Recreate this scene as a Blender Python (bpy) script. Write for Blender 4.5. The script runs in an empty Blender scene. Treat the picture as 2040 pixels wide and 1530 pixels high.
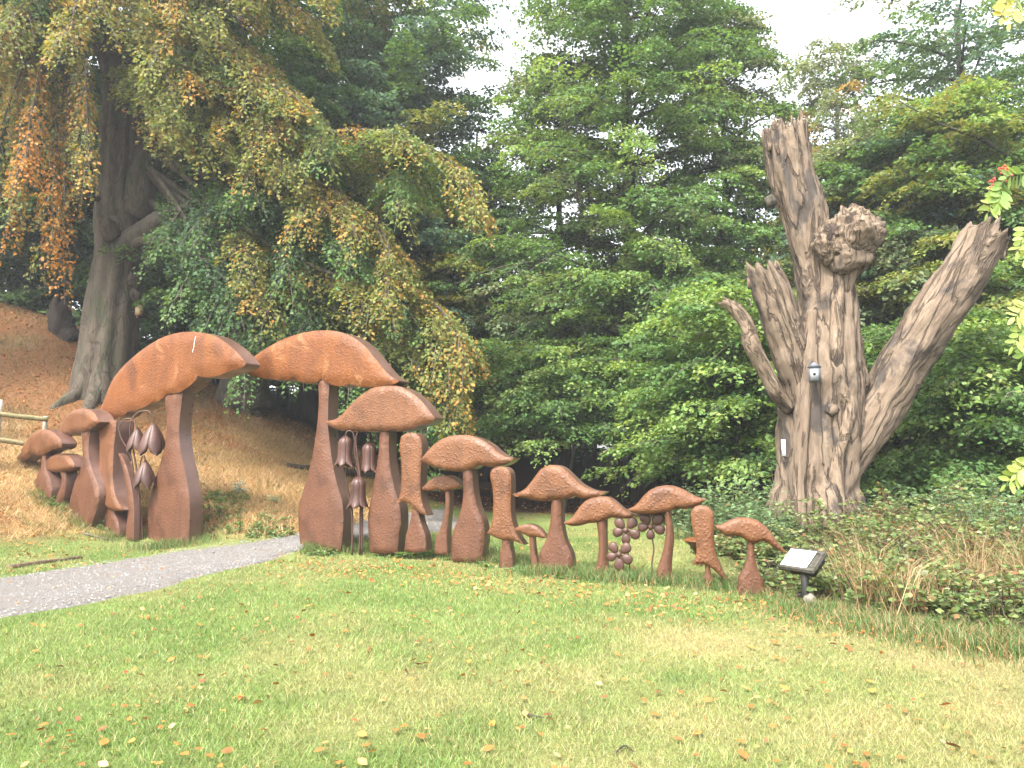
import bpy, math, random
import numpy as np
from mathutils import Vector, noise as mnoise
from mathutils.geometry import delaunay_2d_cdt

# ------------------------------------------------------------------ camera, world, sun, exposure
SC = bpy.context.scene
COL = SC.collection
IW, IH, FPX, HOR, CAMH = 2040.0, 1530.0, 1533.0, 935.0, 1.6
PITCH = math.atan((HOR - IH / 2) / FPX)

cam = bpy.data.cameras.new('camera')
cam.sensor_width = 36.0
cam.lens = 36.0 * FPX / IW
cam.clip_start, cam.clip_end = 0.05, 800.0
cam_o = bpy.data.objects.new('camera', cam)
cam_o.location = (0, 0, CAMH)
cam_o.rotation_euler = (math.pi / 2 + PITCH, 0, 0)
COL.objects.link(cam_o)
SC.camera = cam_o

SUN_EL, SUN_AZ = math.radians(52), math.radians(212)      # compass-like azimuth from +Y, clockwise
wd = bpy.data.worlds.new('World')
SC.world = wd
wd.use_nodes = True
nt = wd.node_tree
nt.nodes.clear()
sky = nt.nodes.new('ShaderNodeTexSky')
sky.sky_type = 'NISHITA'
sky.sun_disc = False
sky.sun_elevation = SUN_EL
sky.sun_rotation = SUN_AZ
sky.air_density, sky.dust_density, sky.ozone_density = 1.0, 4.0, 1.0
hs = nt.nodes.new('ShaderNodeHueSaturation')
hs.inputs['Saturation'].default_value = 0.22
bg = nt.nodes.new('ShaderNodeBackground')
bg.inputs['Strength'].default_value = 0.15
wo = nt.nodes.new('ShaderNodeOutputWorld')
nt.links.new(sky.outputs[0], hs.inputs['Color'])
nt.links.new(hs.outputs[0], bg.inputs[0])
nt.links.new(bg.outputs[0], wo.inputs[0])

sun = bpy.data.lights.new('sun', 'SUN')
sun.energy = 1.5
sun.angle = math.radians(14)
sun.color = (1.0, 0.95, 0.87)
sun_o = bpy.data.objects.new('sun', sun)
_sd = Vector((math.sin(SUN_AZ) * math.cos(SUN_EL), math.cos(SUN_AZ) * math.cos(SUN_EL), math.sin(SUN_EL)))
sun_o.rotation_euler = (-_sd).to_track_quat('-Z', 'Y').to_euler()
COL.objects.link(sun_o)

SC.view_settings.view_transform = 'Standard'
SC.view_settings.look = 'None'
SC.view_settings.gamma = 1.0
SC.view_settings.use_curve_mapping = False
SC.view_settings.exposure = 2.5
SC.render.engine = 'CYCLES'
SC.cycles.max_bounces = 7
SC.cycles.diffuse_bounces = 4
SC.cycles.glossy_bounces = 2
SC.cycles.transmission_bounces = 4
SC.cycles.transparent_max_bounces = 4
SC.cycles.use_denoising = True
SC.cycles.caustics_reflective = False
SC.cycles.caustics_refractive = False

# ------------------------------------------------------------------ helpers
RNG = np.random.default_rng(7)
random.seed(7)
CAMP = np.array([0.0, 0.0, CAMH])
_cp, _sp = math.cos(PITCH), math.sin(PITCH)


def ray(px, py):
    x, y = (px - IW / 2) / FPX, -(py - IH / 2) / FPX
    return np.array([x, _cp - y * _sp, _sp + y * _cp])


def P(px, py, d):
    """the point that lies d metres ahead of the camera along the sight line of a pixel"""
    r = ray(px, py)
    return CAMP + r * (d / r[1])


def proj(V):
    V = np.asarray(V, float) - CAMP
    dep = V[..., 1] * _cp + V[..., 2] * _sp
    up = -V[..., 1] * _sp + V[..., 2] * _cp
    dep = np.where(dep < 0.05, 0.05, dep)
    return IW / 2 + FPX * V[..., 0] / dep, IH / 2 - FPX * up / dep


def norm(v):
    v = np.asarray(v, float)
    return v / np.maximum(np.linalg.norm(v, axis=-1, keepdims=True), 1e-9)


def vnoise(x, y, sc, seed=0):
    x = np.asarray(x, float) / sc + 1000.3 + seed * 17.13
    y = np.asarray(y, float) / sc + 1000.7 + seed * 7.71
    xi, yi = np.floor(x).astype(np.int64), np.floor(y).astype(np.int64)
    fx, fy = x - xi, y - yi
    fx, fy = fx * fx * (3 - 2 * fx), fy * fy * (3 - 2 * fy)

    def h(a, b):
        n = (a * 374761393 + b * 668265263 + seed * 1442695041) & 0x7fffffff
        n = ((n ^ (n >> 13)) * 1274126177) & 0x7fffffff
        return ((n ^ (n >> 16)) & 0xffff) / 65535.0
    return (h(xi, yi) * (1 - fx) + h(xi + 1, yi) * fx) * (1 - fy) + (h(xi, yi + 1) * (1 - fx) + h(xi + 1, yi + 1) * fx) * fy


def fbm(x, y, sc, seed=0):
    return (vnoise(x, y, sc, seed) * 0.55 + vnoise(x, y, sc / 2.1, seed + 1) * 0.28 + vnoise(x, y, sc / 4.3, seed + 2) * 0.17)


def sstep(a, b, x):
    t = np.clip((np.asarray(x, float) - a) / (b - a), 0, 1)
    return t * t * (3 - 2 * t)


def mesh(name, V, faces, mat, parent=None, origin=None, col=None, smooth=False, mats=None, fmat=None):
    """faces: list of int arrays, each (n,k). One linked mesh object."""
    V = np.asarray(V, np.float32).reshape(-1, 3)
    if origin is not None:
        V = V - np.asarray(origin, np.float32)
    if not isinstance(faces, (list, tuple)):
        faces = [faces]
    faces = [np.asarray(f, np.int32) for f in faces if len(f)]
    me = bpy.data.meshes.new(name)
    me.vertices.add(len(V))
    me.vertices.foreach_set('co', V.ravel())
    tot = np.concatenate([np.full(len(f), f.shape[1], np.int32) for f in faces])
    idx = np.concatenate([f.ravel() for f in faces])
    me.loops.add(len(idx))
    me.loops.foreach_set('vertex_index', idx)
    me.polygons.add(len(tot))
    st = np.zeros(len(tot), np.int32)
    st[1:] = np.cumsum(tot)[:-1]
    me.polygons.foreach_set('loop_start', st)
    me.polygons.foreach_set('loop_total', tot)
    if smooth:
        me.polygons.foreach_set('use_smooth', np.ones(len(tot), bool))
    if col is not None:
        a = me.color_attributes.new('Col', 'FLOAT_COLOR', 'POINT')
        c = np.ones((len(V), 4), np.float32)
        c[:, :3] = col
        a.data.foreach_set('color', c.ravel())
    for m in (mats or [mat]):
        me.materials.append(m)
    if fmat is not None:
        me.polygons.foreach_set('material_index', np.asarray(fmat, np.int32))
    me.update(calc_edges=True)
    me.validate()
    o = bpy.data.objects.new(name, me)
    COL.objects.link(o)
    if parent is not None:
        o.parent = parent
    elif origin is not None:
        o.location = origin
    return o


def tag(o, label=None, cat=None, group=None, kind=None):
    for k, v in (('label', label), ('category', cat), ('group', group), ('kind', kind)):
        if v:
            o[k] = v
    return o


def empty(name, loc, label, cat, group=None):
    o = bpy.data.objects.new(name, None)
    o.location = [float(q) for q in loc]
    o.empty_display_size = 0.2
    COL.objects.link(o)
    return tag(o, label, cat, group)


class MB:
    """collects shapes that belong to one mesh"""
    def __init__(s):
        s.v, s.f, s.c, s.n = [], [], [], 0

    def add(s, V, F, col=None):
        V = np.asarray(V, float).reshape(-1, 3)
        s.v.append(V)
        for f in (F if isinstance(F, list) else [F]):
            s.f.append(np.asarray(f, int) + s.n)
        if col is not None:
            s.c.append(np.broadcast_to(np.asarray(col, float), (len(V), 3)))
        s.n += len(V)
        return s

    def build(s, name, mat, parent=None, origin=None, smooth=False):
        k = {}
        for f in s.f:
            if len(f):
                k.setdefault(f.shape[1], []).append(f)
        fs = [np.concatenate(v) for v in k.values()]
        return mesh(name, np.concatenate(s.v), fs, mat, parent, origin, np.concatenate(s.c) if s.c else None, smooth)


def spline(pts, n):
    """Catmull-Rom through pts (k,m), n samples"""
    p = np.asarray(pts, float)
    k = len(p)
    q = np.vstack([2 * p[0] - p[1], p, 2 * p[-1] - p[-2]])
    t = np.linspace(0, k - 1 - 1e-6, n)
    i = t.astype(int)
    u = (t - i)[:, None]
    a, b, c, d = q[i], q[i + 1], q[i + 2], q[i + 3]
    return 0.5 * (2 * b + (c - a) * u + (2 * a - 5 * b + 4 * c - d) * u ** 2 + (3 * b - a - 3 * c + d) * u ** 3)


def frames(path):
    path = np.asarray(path, float)
    T = norm(np.gradient(path, axis=0))
    ref = np.array([1.0, 0, 0]) if abs(T[0][0]) < 0.8 else np.array([0, 1.0, 0])
    A = np.zeros_like(path)
    a = norm(ref - T[0] * ref.dot(T[0]))
    for i in range(len(path)):
        a = norm(a - T[i] * a.dot(T[i]))
        A[i] = a
    return T, A, np.cross(T, A)


def tube(path, rad, seg=6, cap=True, disp=None, jag=0.0, seed=0):
    """tapered tube; disp(s, angle, point)-> radius factor; jag: splintered far end"""
    path = np.asarray(path, float)
    n = len(path)
    rad = np.broadcast_to(np.asarray(rad, float), (n,))
    T, A, B = frames(path)
    ang = np.linspace(0, 2 * math.pi, seg, endpoint=False)
    R = np.repeat(rad[:, None], seg, 1)
    if disp is not None:
        s = np.linspace(0, 1, n)[:, None] * np.ones((1, seg))
        R = R * disp(s, np.ones((n, 1)) * ang[None], path)
    V = path[:, None] + A[:, None] * (R * np.cos(ang))[..., None] + B[:, None] * (R * np.sin(ang))[..., None]
    if jag:
        r = np.random.default_rng(seed)
        h = r.random(seg)
        h = (h * 0.6 + np.roll(h, 1) * 0.25 + np.roll(h, -1) * 0.15) ** 1.4
        V[-1] += T[-1] * (jag * (h * 1.6 - 0.6))[:, None]
        V[-2] += T[-1] * (jag * 0.5 * (h * 1.6 - 0.6))[:, None]
    i = np.arange(n - 1)[:, None] * seg
    j = np.arange(seg)[None]
    k = (np.arange(seg)[None] + 1) % seg
    F = np.stack([i + j, i + k, i + seg + k, i + seg + j], -1).reshape(-1, 4)
    V = V.reshape(-1, 3)
    fl = [F]
    if cap:
        c = path[-1] - (T[-1] * jag * 0.9 if jag else 0)
        V = np.vstack([V, c, path[0]])
        b = (n - 1) * seg
        fl.append(np.stack([b + j[0], b + k[0], np.full(seg, n * seg)], -1))
        fl.append(np.stack([k[0], j[0], np.full(seg, n * seg + 1)], -1))
    return V, fl


def boxv(c, ax, ay, az, hx, hy, hz):
    c, ax, ay, az = (np.asarray(q, float) for q in (c, ax, ay, az))
    V = np.array([c + ax * hx * i + ay * hy * j + az * hz * k for k in (-1, 1) for j in (-1, 1) for i in (-1, 1)])
    F = np.array([[0, 2, 3, 1], [4, 5, 7, 6], [0, 1, 5, 4], [2, 6, 7, 3], [0, 4, 6, 2], [1, 3, 7, 5]])
    return V, F


XA, YA, ZA = np.eye(3)

# ------------------------------------------------------------------ materials


class NG:
    def __init__(s, name):
        s.m = bpy.data.materials.new(name)
        s.m.use_nodes = True
        s.t = s.m.node_tree
        s.b = s.t.nodes['Principled BSDF']
        s.out = s.t.nodes['Material Output']

    def n(s, typ, **k):
        x = s.t.nodes.new(typ)
        for a, v in k.items():
            setattr(x, a, v)
        return x

    def l(s, a, b):
        s.t.links.new(a, b)

    def val(s, sock, v):
        if hasattr(v, 'is_linked') or hasattr(v, 'links'):
            s.l(v, sock)
        else:
            sock.default_value = (*v, 1) if isinstance(v, tuple) and len(v) == 3 and sock.type == 'RGBA' else v

    def coord(s, scale=(1, 1, 1), kind='Object'):
        t = s.n('ShaderNodeTexCoord')
        mp = s.n('ShaderNodeMapping')
        mp.inputs['Scale'].default_value = scale
        s.l(t.outputs[kind], mp.inputs[0])
        return mp.outputs[0]

    def noise(s, vec, sc, det=4, rough=0.6, dist=0.0):
        x = s.n('ShaderNodeTexNoise')
        s.l(vec, x.inputs['Vector'])
        x.inputs['Scale'].default_value = sc
        x.inputs['Detail'].default_value = det
        x.inputs['Roughness'].default_value = rough
        x.inputs['Distortion'].default_value = dist
        return x.outputs[0]

    def ramp(s, fac, stops):
        r = s.n('ShaderNodeValToRGB')
        s.l(fac, r.inputs[0])
        e = r.color_ramp.elements
        while len(e) < len(stops):
            e.new(0.5)
        for q, (p, c) in zip(e, stops):
            q.position = p
            q.color = (c, c, c, 1) if isinstance(c, (int, float)) else (*c, 1)
        return r.outputs[0]

    def mix(s, f, a, b, mode='MIX'):
        x = s.n('ShaderNodeMix', data_type='RGBA', blend_type=mode)
        s.val(x.inputs[0], f)
        s.val(x.inputs[6], a)
        s.val(x.inputs[7], b)
        return x.outputs[2]

    def math(s, op, a, b=0.0):
        x = s.n('ShaderNodeMath', operation=op)
        s.val(x.inputs[0], a)
        s.val(x.inputs[1], b)
        return x.outputs[0]

    def bump(s, h, strength, dist, nrm=None):
        x = s.n('ShaderNodeBump')
        x.inputs['Strength'].default_value = strength
        x.inputs['Distance'].default_value = dist
        s.l(h, x.inputs['Height'])
        if nrm is not None:
            s.l(nrm, x.inputs['Normal'])
        return x.outputs[0]

    def fin(s, col, rough=0.7, spec=0.4, nrm=None, metal=0.0):
        s.val(s.b.inputs['Base Color'], col)
        s.val(s.b.inputs['Roughness'], rough)
        s.b.inputs['Specular IOR Level'].default_value = spec
        s.b.inputs['Metallic'].default_value = metal
        if nrm is not None:
            s.l(nrm, s.b.inputs['Normal'])
        return s.m


def leaf_mat(name, trans=0.45, rough=0.55, spec=0.25, tint=(1.25, 1.15, 0.55)):
    g = NG(name)
    a = g.n('ShaderNodeAttribute', attribute_name='Col')
    c = a.outputs['Color']
    g.fin(c, rough, spec)
    tr = g.n('ShaderNodeBsdfTranslucent')
    g.l(g.mix(1.0, c, tint, 'MULTIPLY'), tr.inputs[0])
    mx = g.n('ShaderNodeMixShader')
    mx.inputs[0].default_value = trans
    g.l(g.b.outputs[0], mx.inputs[1])
    g.l(tr.outputs[0], mx.inputs[2])
    g.l(mx.outputs[0], g.out.inputs[0])
    return g.m


def bark_mat(name, c1, c2, c3, sx=6.0, sz=1.2, bump=0.6, dist=0.03, crack=0.5, patch=(0.5, 0.62)):
    """streaked wood or bark: fine grain along z, winding cracks, larger blotches"""
    g = NG(name)
    v = g.coord((sx, sx, sz))
    n1 = g.noise(v, 1.0, 7, 0.68, 0.6)
    n4 = g.noise(g.coord((sx * 4, sx * 4, sz * 3)), 1.0, 4, 0.7, 0.3)
    n2 = g.noise(g.coord((1, 1, 0.45)), 1.7, 5, 0.62, 0.5)
    n3 = g.noise(g.coord((sx * .55, sx * .55, sz * .5)), 1.0, 5, 0.55, 1.2)
    cr = g.ramp(g.math('ABSOLUTE', g.math('SUBTRACT', n3, 0.5)), [(0.0, 0.0), (0.035, 1.0)])
    col = g.mix(g.ramp(n1, [(0.3, 0.0), (0.7, 1.0)]), c1, c2)
    col = g.mix(g.ramp(n2, [(patch[0], 0.0), (patch[1], 1.0)]), col, c3)
    col = g.mix(g.ramp(n4, [(0.32, 0.55), (0.56, 0.0)]), col, tuple(q * 0.45 for q in c1))
    col = g.mix(g.math('MULTIPLY', g.math('SUBTRACT', 1.0, cr), crack), col, tuple(q * 0.3 for q in c1))
    h = g.math('ADD', g.math('MULTIPLY', n1, 0.8), g.math('ADD', g.math('MULTIPLY', cr, 0.45), g.math('MULTIPLY', n4, 0.35)))
    return g.fin(col, 0.9, 0.2, g.bump(h, bump, dist))


def rust_mat(name, c_main, c_alt, c_pale, bump=0.55, scale=17.0, rough=0.5, bdist=0.02, spec=0.32):
    g = NG(name)
    v = g.coord()
    n1 = g.noise(v, 2.2, 5, 0.65, 0.3)
    n2 = g.noise(v, 30.0, 3, 0.7)
    n3 = g.noise(g.coord((5, 5, 0.7)), 1.0, 4, 0.6)
    col = g.mix(g.ramp(n1, [(0.35, 0.0), (0.68, 1.0)]), c_main, c_alt)
    col = g.mix(g.math('MULTIPLY', g.ramp(n3, [(0.48, 0.0), (0.66, 1.0)]), 0.55), col, tuple(q * 0.5 for q in c_alt))
    n5 = g.noise(v, 1.1, 6, 0.7, 0.8)
    col = g.mix(g.math('MULTIPLY', g.ramp(n5, [(0.56, 0.0), (0.62, 1.0)]), 0.65), col, c_pale)
    col = g.mix(g.math('MULTIPLY', g.ramp(n5, [(0.36, 1.0), (0.46, 0.0)]), 0.65), col, tuple(q * 0.55 for q in c_main))
    col = g.mix(g.math('MULTIPLY', g.ramp(n2, [(0.55, 0.0), (0.75, 1.0)]), 0.3), col, c_pale)
    col = g.mix(g.math('MULTIPLY', g.ramp(n2, [(0.25, 1.0), (0.42, 0.0)]), 0.35), col, tuple(q * 0.5 for q in c_main))
    vo = g.n('ShaderNodeTexVoronoi', feature='SMOOTH_F1')
    vo.inputs['Scale'].default_value = scale
    vo.inputs['Smoothness'].default_value = 0.35
    vo.inputs['Randomness'].default_value = 1.0
    g.l(g.coord(), vo.inputs['Vector'])
    h = g.ramp(vo.outputs['Distance'], [(0.05, 1.0), (0.5, 0.0)])
    h = g.math('ADD', h, g.math('MULTIPLY', n2, 0.2))
    h = g.math('ADD', h, g.math('MULTIPLY', n1, 0.8))
    rr = g.ramp(n1, [(0.3, rough - 0.08), (0.7, rough + 0.12)])
    return g.fin(col, rr, spec, g.bump(h, bump, bdist))


M = {}
M['leaf'] = leaf_mat('leaf_foliage')
M['litter'] = leaf_mat('leaf_fallen', 0.15, 0.6, 0.3, (1.1, 1.0, 0.8))
M['grass'] = leaf_mat('grass_blade', 0.3, 0.5, 0.3, (1.1, 1.1, 0.6))
M['beech'] = bark_mat('bark_beech', (0.052, 0.041, 0.030), (0.100, 0.081, 0.060), (0.050, 0.050, 0.030), 4.5, 1.6, 0.8, 0.05, 0.5)
M['bark'] = bark_mat('bark_dark', (0.045, 0.038, 0.030), (0.085, 0.074, 0.056), (0.05, 0.055, 0.034), 7.0, 1.2, 0.7, 0.03)
M['birchbark'] = bark_mat('bark_pale', (0.20, 0.175, 0.145), (0.32, 0.29, 0.25), (0.10, 0.085, 0.07), 3.0, 4.0, 0.4, 0.02)
M['twig'] = bark_mat('twig', (0.10, 0.085, 0.065), (0.17, 0.15, 0.12), (0.08, 0.07, 0.05), 12, 6, 0.2, 0.01, 0.1)
M['deadwood'] = bark_mat('dead_wood', (0.118, 0.084, 0.058), (0.200, 0.152, 0.110), (0.058, 0.048, 0.041), 4.2, 0.7, 1.0, 0.07, 0.75, (0.54, 0.61))
M['deadpale'] = bark_mat('dead_wood_pale', (0.12, 0.082, 0.053), (0.26, 0.20, 0.145), (0.052, 0.039, 0.030), 7.0, 2.2, 1.0, 0.06, 0.6, (0.50, 0.58))
M['rust_o'] = rust_mat('rust_orange', (0.106, 0.0310, 0.0050), (0.148, 0.0490, 0.0090), (0.21, 0.095, 0.036), 0.34, 19, 0.55, 0.022)
M['rust_b'] = rust_mat('rust_brown', (0.094, 0.0365, 0.0140), (0.130, 0.0535, 0.0215), (0.175, 0.086, 0.046), 0.40, 22, 0.5, 0.018)
M['rust_s'] = rust_mat('rust_stem', (0.072, 0.0285, 0.0138), (0.100, 0.0415, 0.0205), (0.14, 0.070, 0.043), 0.34, 20, 0.54, 0.016)
M['rust_e'] = rust_mat('rust_edge', (0.080, 0.040, 0.029), (0.108, 0.056, 0.040), (0.15, 0.085, 0.062), 0.06, 5, 0.33, 0.01, 0.9)
M['rust_f'] = rust_mat('rust_flower', (0.052, 0.0245, 0.018), (0.074, 0.035, 0.025), (0.10, 0.055, 0.042), 0.08, 8, 0.42, 0.008)

# ------------------------------------------------------------------ terrain
_tp = [P(*q) for q in [
    (0, 1000, 16.5), (0, 900, 19.5), (0, 800, 22), (0, 700, 25), (0, 610, 28), (100, 650, 27), (215, 770, 23.5), (330, 800, 24.5),
    (480, 812, 26), (120, 850, 21), (300, 880, 20.5), (400, 1000, 18), (500, 950, 20.5), (560, 900, 24), (700, 905, 27), (560, 1040, 16.8),
    (700, 960, 23), (700, 1040, 18.5), (800, 935, 28), (870, 955, 29), (900, 1000, 25), (1000, 1010, 25), (1100, 1030, 22), (1300, 1030, 22),
    (85, 990, 18), (122, 1012, 17.6), (165, 1042, 17.1), (218, 1068, 16.7), (1620, 1062, 14.5), (1520, 1080, 13.8), (1800, 1100, 13.5), (1950, 1100, 13), (2040, 1060, 16),
    (1300, 980, 30), (1700, 990, 24), (2000, 990, 26)]]
_tp += [np.array(q, float) for q in [
    (-8, 36, 3.2), (-16, 36, 6.5), (-26, 30, 10), (-30, 15, 8), (-30, 0, 5), (0, 36, 1.2), (8, 36, 1.5), (16, 36, 1.8), (26, 30, 1.6), (26, 15, 1.0),
    (0, 60, 3), (-25, 60, 9), (30, 60, 3), (-60, 40, 14), (60, 40, 3), (-60, 0, 8), (60, 0, 1), (0, -30, 0), (-30, -30, 2), (30, -30, 0.5), (0, 110, 4), (-60, 110, 10), (60, 110, 4)]]
for x in (-8, -5, -2.5, 0, 2.5, 5):
    for y in (0, 3, 6, 9, 12):
        _tp.append(np.array([x, y, 0.0]))
_tp += [np.array(q, float) for q in [(-6, 14.5, 0), (-3.8, 15.3, 0), (-1, 14, 0), (1, 12.5, 0), (2, 16, 0.05), (8, 4, 0), (8, 8, 0.05), (6.3, 10, 0.05), (-9, 15, 0.15), (-11, 12, 0.25), (-12, 6, 0.2), (-7.3, 16.2, 0)]]
_tp = np.array(_tp)


def _k(r2):
    return np.sqrt(r2 + 0.8)


_D = _k(((_tp[:, None, :2] - _tp[None, :, :2]) ** 2).sum(-1))
_n = len(_tp)
_A = np.zeros((_n + 1, _n + 1))
_A[:_n, :_n] = _D - np.eye(_n) * 0.25
_A[:_n, _n] = _A[_n, :_n] = 1
_w = np.linalg.solve(_A, np.append(_tp[:, 2], 0))


def zt(x, y):
    x, y = np.asarray(x, float), np.asarray(y, float)
    xf, yf = x.ravel(), y.ravel()
    out = np.empty(len(xf))
    for s in range(0, len(xf), 20000):
        r2 = (xf[s:s + 20000, None] - _tp[None, :, 0]) ** 2 + (yf[s:s + 20000, None] - _tp[None, :, 1]) ** 2
        out[s:s + 20000] = _k(r2) @ _w[:_n] + _w[_n]
    out = out + (fbm(xf, yf, 3.0, 5) - 0.5) * 0.06
    return out.reshape(x.shape)


def ground_at(px, py):
    """where the sight line of a pixel meets the ground"""
    r = ray(px, py)
    t = np.linspace(2.5, 60, 1200)
    q = CAMP + r[None] * (t / r[1])[:, None]
    below = q[:, 2] < zt(q[:, 0], q[:, 1])
    i = int(np.argmax(below)) if below.any() else len(t) - 1
    q = q[i].copy()
    q[2] = float(zt(q[0], q[1]))
    return q


# ground cover: weights for lawn, dry straw, leaf litter, woodland floor
_zc = [(0, 1530, 4.2, 0), (1000, 1530, 4.2, 0), (2040, 1530, 4.2, .5), (1700, 1400, 5.3, .3), (2040, 1350, 6, .7), (1500, 1270, 7.3, .75), (1650, 1290, 7, .5), (1000, 1400, 5.2, .25),
       (300, 1400, 5.2, 0.1), (700, 1450, 4.8, .35), (1200, 1460, 4.6, .5), (1350, 1400, 5.2, .45), (600, 1200, 9.2, 0), (1100, 1250, 7.8, .05), (800, 1300, 6.7, .1), (0, 1300, 6.7, 0), (1300, 1200, 9, 0), (1000, 1180, 10, 0), (1400, 1330, 6.2, .35)]
_zw = np.array([np.append(P(a, b, c)[:2], d) for a, b, c, d in _zc])


def cover(x, y):
    """colour of the ground cover at x, y and how much of it is grass"""
    x, y = np.asarray(x, float), np.asarray(y, float)
    r2 = (x[:, None] - _zw[None, :, 0]) ** 2 + (y[:, None] - _zw[None, :, 1]) ** 2 + 0.15
    w = 1 / r2 ** 1.6
    dry = (w * _zw[None, :, 2]).sum(1) / w.sum(1)
    dry = dry * .72 + (fbm(x, y, 1.1, 11) - 0.5) * 0.9 + (fbm(x, y, 0.35, 15) - 0.5) * 0.35
    dry = np.clip(dry, 0, 1)
    z = zt(x, y)
    # the bank on the left, and the wood
    hill = sstep(0.12, 0.5, z) * sstep(-1.5, -4.5, x + 0.15 * (y - 20)) * sstep(12.5, 15.5, y)
    hill = np.maximum(hill, sstep(0.25, 0.7, z) * sstep(-7, -9, x) * sstep(9, 13, y))
    straw = hill * sstep(0.40, 0.62, fbm(x * 0.7, y, 2.4, 21) * .6 + fbm(x, y, .9, 23) * .4 + 0.26 * sstep(4.0, 1.2, z) - 0.13)
    wood = sstep(0, 1, (y - (21.5 + 2.5 * sstep(2, -6, x) + 6 * sstep(-6, -12, x)) + (fbm(x, y, 2, 31) - .5) * 2.5) / 2.0)
    wood = wood * (1 - 0.5 * hill * sstep(34, 26, y))
    litter = np.maximum(hill * (1 - straw) * 0.95, wood)
    rimg = sstep(0.55, 1, 1 - np.abs(y + 0.73 * x - 11.6) / 3.0) * sstep(-6, -4, x) * sstep(4.5, 3, x)
    return dry, hill, straw, litter, wood, rimg


C_GREEN, C_GREEN2, C_DRY = np.array([.112, .180, .043]), np.array([.170, .228, .068]), np.array([.335, .275, .135])
C_STRAW, C_LIT, C_FLOOR = np.array([.33, .225, .115]), np.array([.19, .082, .034]), np.array([.05, .026, .016])


_e0, _e1 = P(1500, 1190, 9.4)[:2], P(2040, 1312, 6.55)[:2]
_en = np.array([-(_e1 - _e0)[1], (_e1 - _e0)[0]]) / np.linalg.norm(_e1 - _e0)


def bank(x, y):
    """the overgrown bank right of the lawn"""
    s_ = (x - _e0[0]) * _en[0] + (y - _e0[1]) * _en[1] + (fbm(x, y, .8, 51) - .5) * .7
    return sstep(.05, .45, s_) * sstep(3.0, 3.8, x - .05 * (y - 10)) * sstep(30, 24, y)


C_BANK = np.array([.036, .046, .018])  # green-brown soil, painted darker so the shade under the brambles looks deep


def cover_col(x, y):
    dry, hill, straw, litter, wood, rimg = cover(x, y)
    g = vnoise(x, y, 0.8, 3)[:, None]
    c = C_GREEN * (1 - g) + C_GREEN2 * g
    c = c * (1 - dry[:, None]) + C_DRY * dry[:, None]
    c = c * (1 - hill[:, None] * .75) + (C_STRAW * .75 + C_GREEN * .25) * hill[:, None] * .75
    c = c * (1 - straw[:, None]) + C_STRAW * straw[:, None]
    c = c * (1 - hill * .6 * sstep(.5, .68, fbm(x, y, .7, 27)))[:, None] + C_FLOOR * 1.4 * (hill * .6 * sstep(.5, .68, fbm(x, y, .7, 27)))[:, None]
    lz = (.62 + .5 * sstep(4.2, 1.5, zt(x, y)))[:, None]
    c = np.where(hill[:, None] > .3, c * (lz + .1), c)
    f = C_LIT * (1 - wood[:, None]) + C_FLOOR * wood[:, None]
    c = c * (1 - litter[:, None]) + f * litter[:, None]
    bk = bank(x, y)[:, None]
    c = c * (1 - bk) + C_BANK * bk
    return c


def axis(lo, hi, a, b, fine):
    m = list(np.arange(a, b + 1e-6, fine))
    s, x = fine, b
    while x < hi:
        s *= 1.18
        x += s
        m.append(x)
    s, x = fine, a
    while x > lo:
        s *= 1.18
        x -= s
        m.insert(0, x)
    return np.array(m)


gx, gy = axis(-160, 160, -19, 12, 0.22), axis(-60, 220, 2.5, 31, 0.22)
GX, GY = np.meshgrid(gx, gy)
GZ = zt(GX, GY)
i = np.arange(len(gy) - 1)[:, None] * len(gx)
j = np.arange(len(gx) - 1)[None]
GF = np.stack([i + j, i + j + 1, i + len(gx) + j + 1, i + len(gx) + j], -1).reshape(-1, 4)
g = NG('ground_cover')
at = g.n('ShaderNodeAttribute', attribute_name='Col')
v = g.coord()
n1, n2 = g.noise(v, 9.0, 6, 0.7), g.noise(v, 60.0, 4, 0.7)
c = g.mix(g.ramp(n1, [(0.3, 0.0), (0.7, 1.0)]), g.mix(1.0, at.outputs['Color'], (0.7, 0.7, 0.65), 'MULTIPLY'), g.mix(1.0, at.outputs['Color'], (1.15, 1.1, 1.0), 'MULTIPLY'))
c = g.mix(g.math('MULTIPLY', g.ramp(n2, [(0.4, 1.0), (0.6, 0.0)]), 0.5), c, (0.035, 0.026, 0.014))
h = g.math('ADD', n1, g.math('MULTIPLY', n2, 0.5))
M['ground'] = g.fin(c, 0.95, 0.15, g.bump(h, 0.8, 0.05))
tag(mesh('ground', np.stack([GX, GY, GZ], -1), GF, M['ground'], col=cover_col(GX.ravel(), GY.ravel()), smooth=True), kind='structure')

# gravel path through the arch
pe = [((-1150, 1600), (-950, 1300)), ((-420, 1345), (-380, 1195)), ((0, 1240), (0, 1148)), ((200, 1204), (180, 1124)), ((350, 1167), (320, 1103)), ((470, 1135), (430, 1089)), ((560, 1112), (520, 1077)),
      ((608, 1096), (590, 1066)), ((690, 1080), (660, 1050)), ((800, 1066), (750, 1030)), ((880, 1060), (835, 1018)), ((930, 1052), (885, 1012))]
lo = spline([ground_at(*a)[:2] for a, b in pe], 90)
hi = spline([ground_at(*b)[:2] for a, b in pe], 90)
PATH_LO, PATH_HI = lo, hi
wob = (vnoise(np.arange(90), np.zeros(90), 3.0, 9) - 0.5)[:, None] * 0.22
ts = np.linspace(0, 1, 11)
PV = (lo - wob)[:, None] * (1 - ts)[None, :, None] + (hi + wob)[:, None] * ts[None, :, None]
PZ = zt(PV[..., 0], PV[..., 1]) + 0.016 + 0.012 * np.sin(ts * math.pi)[None]
PZ[:, 0] -= 0.03
PZ[:, -1] -= 0.03
i, j = np.arange(89)[:, None] * 11, np.arange(10)[None]
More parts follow.
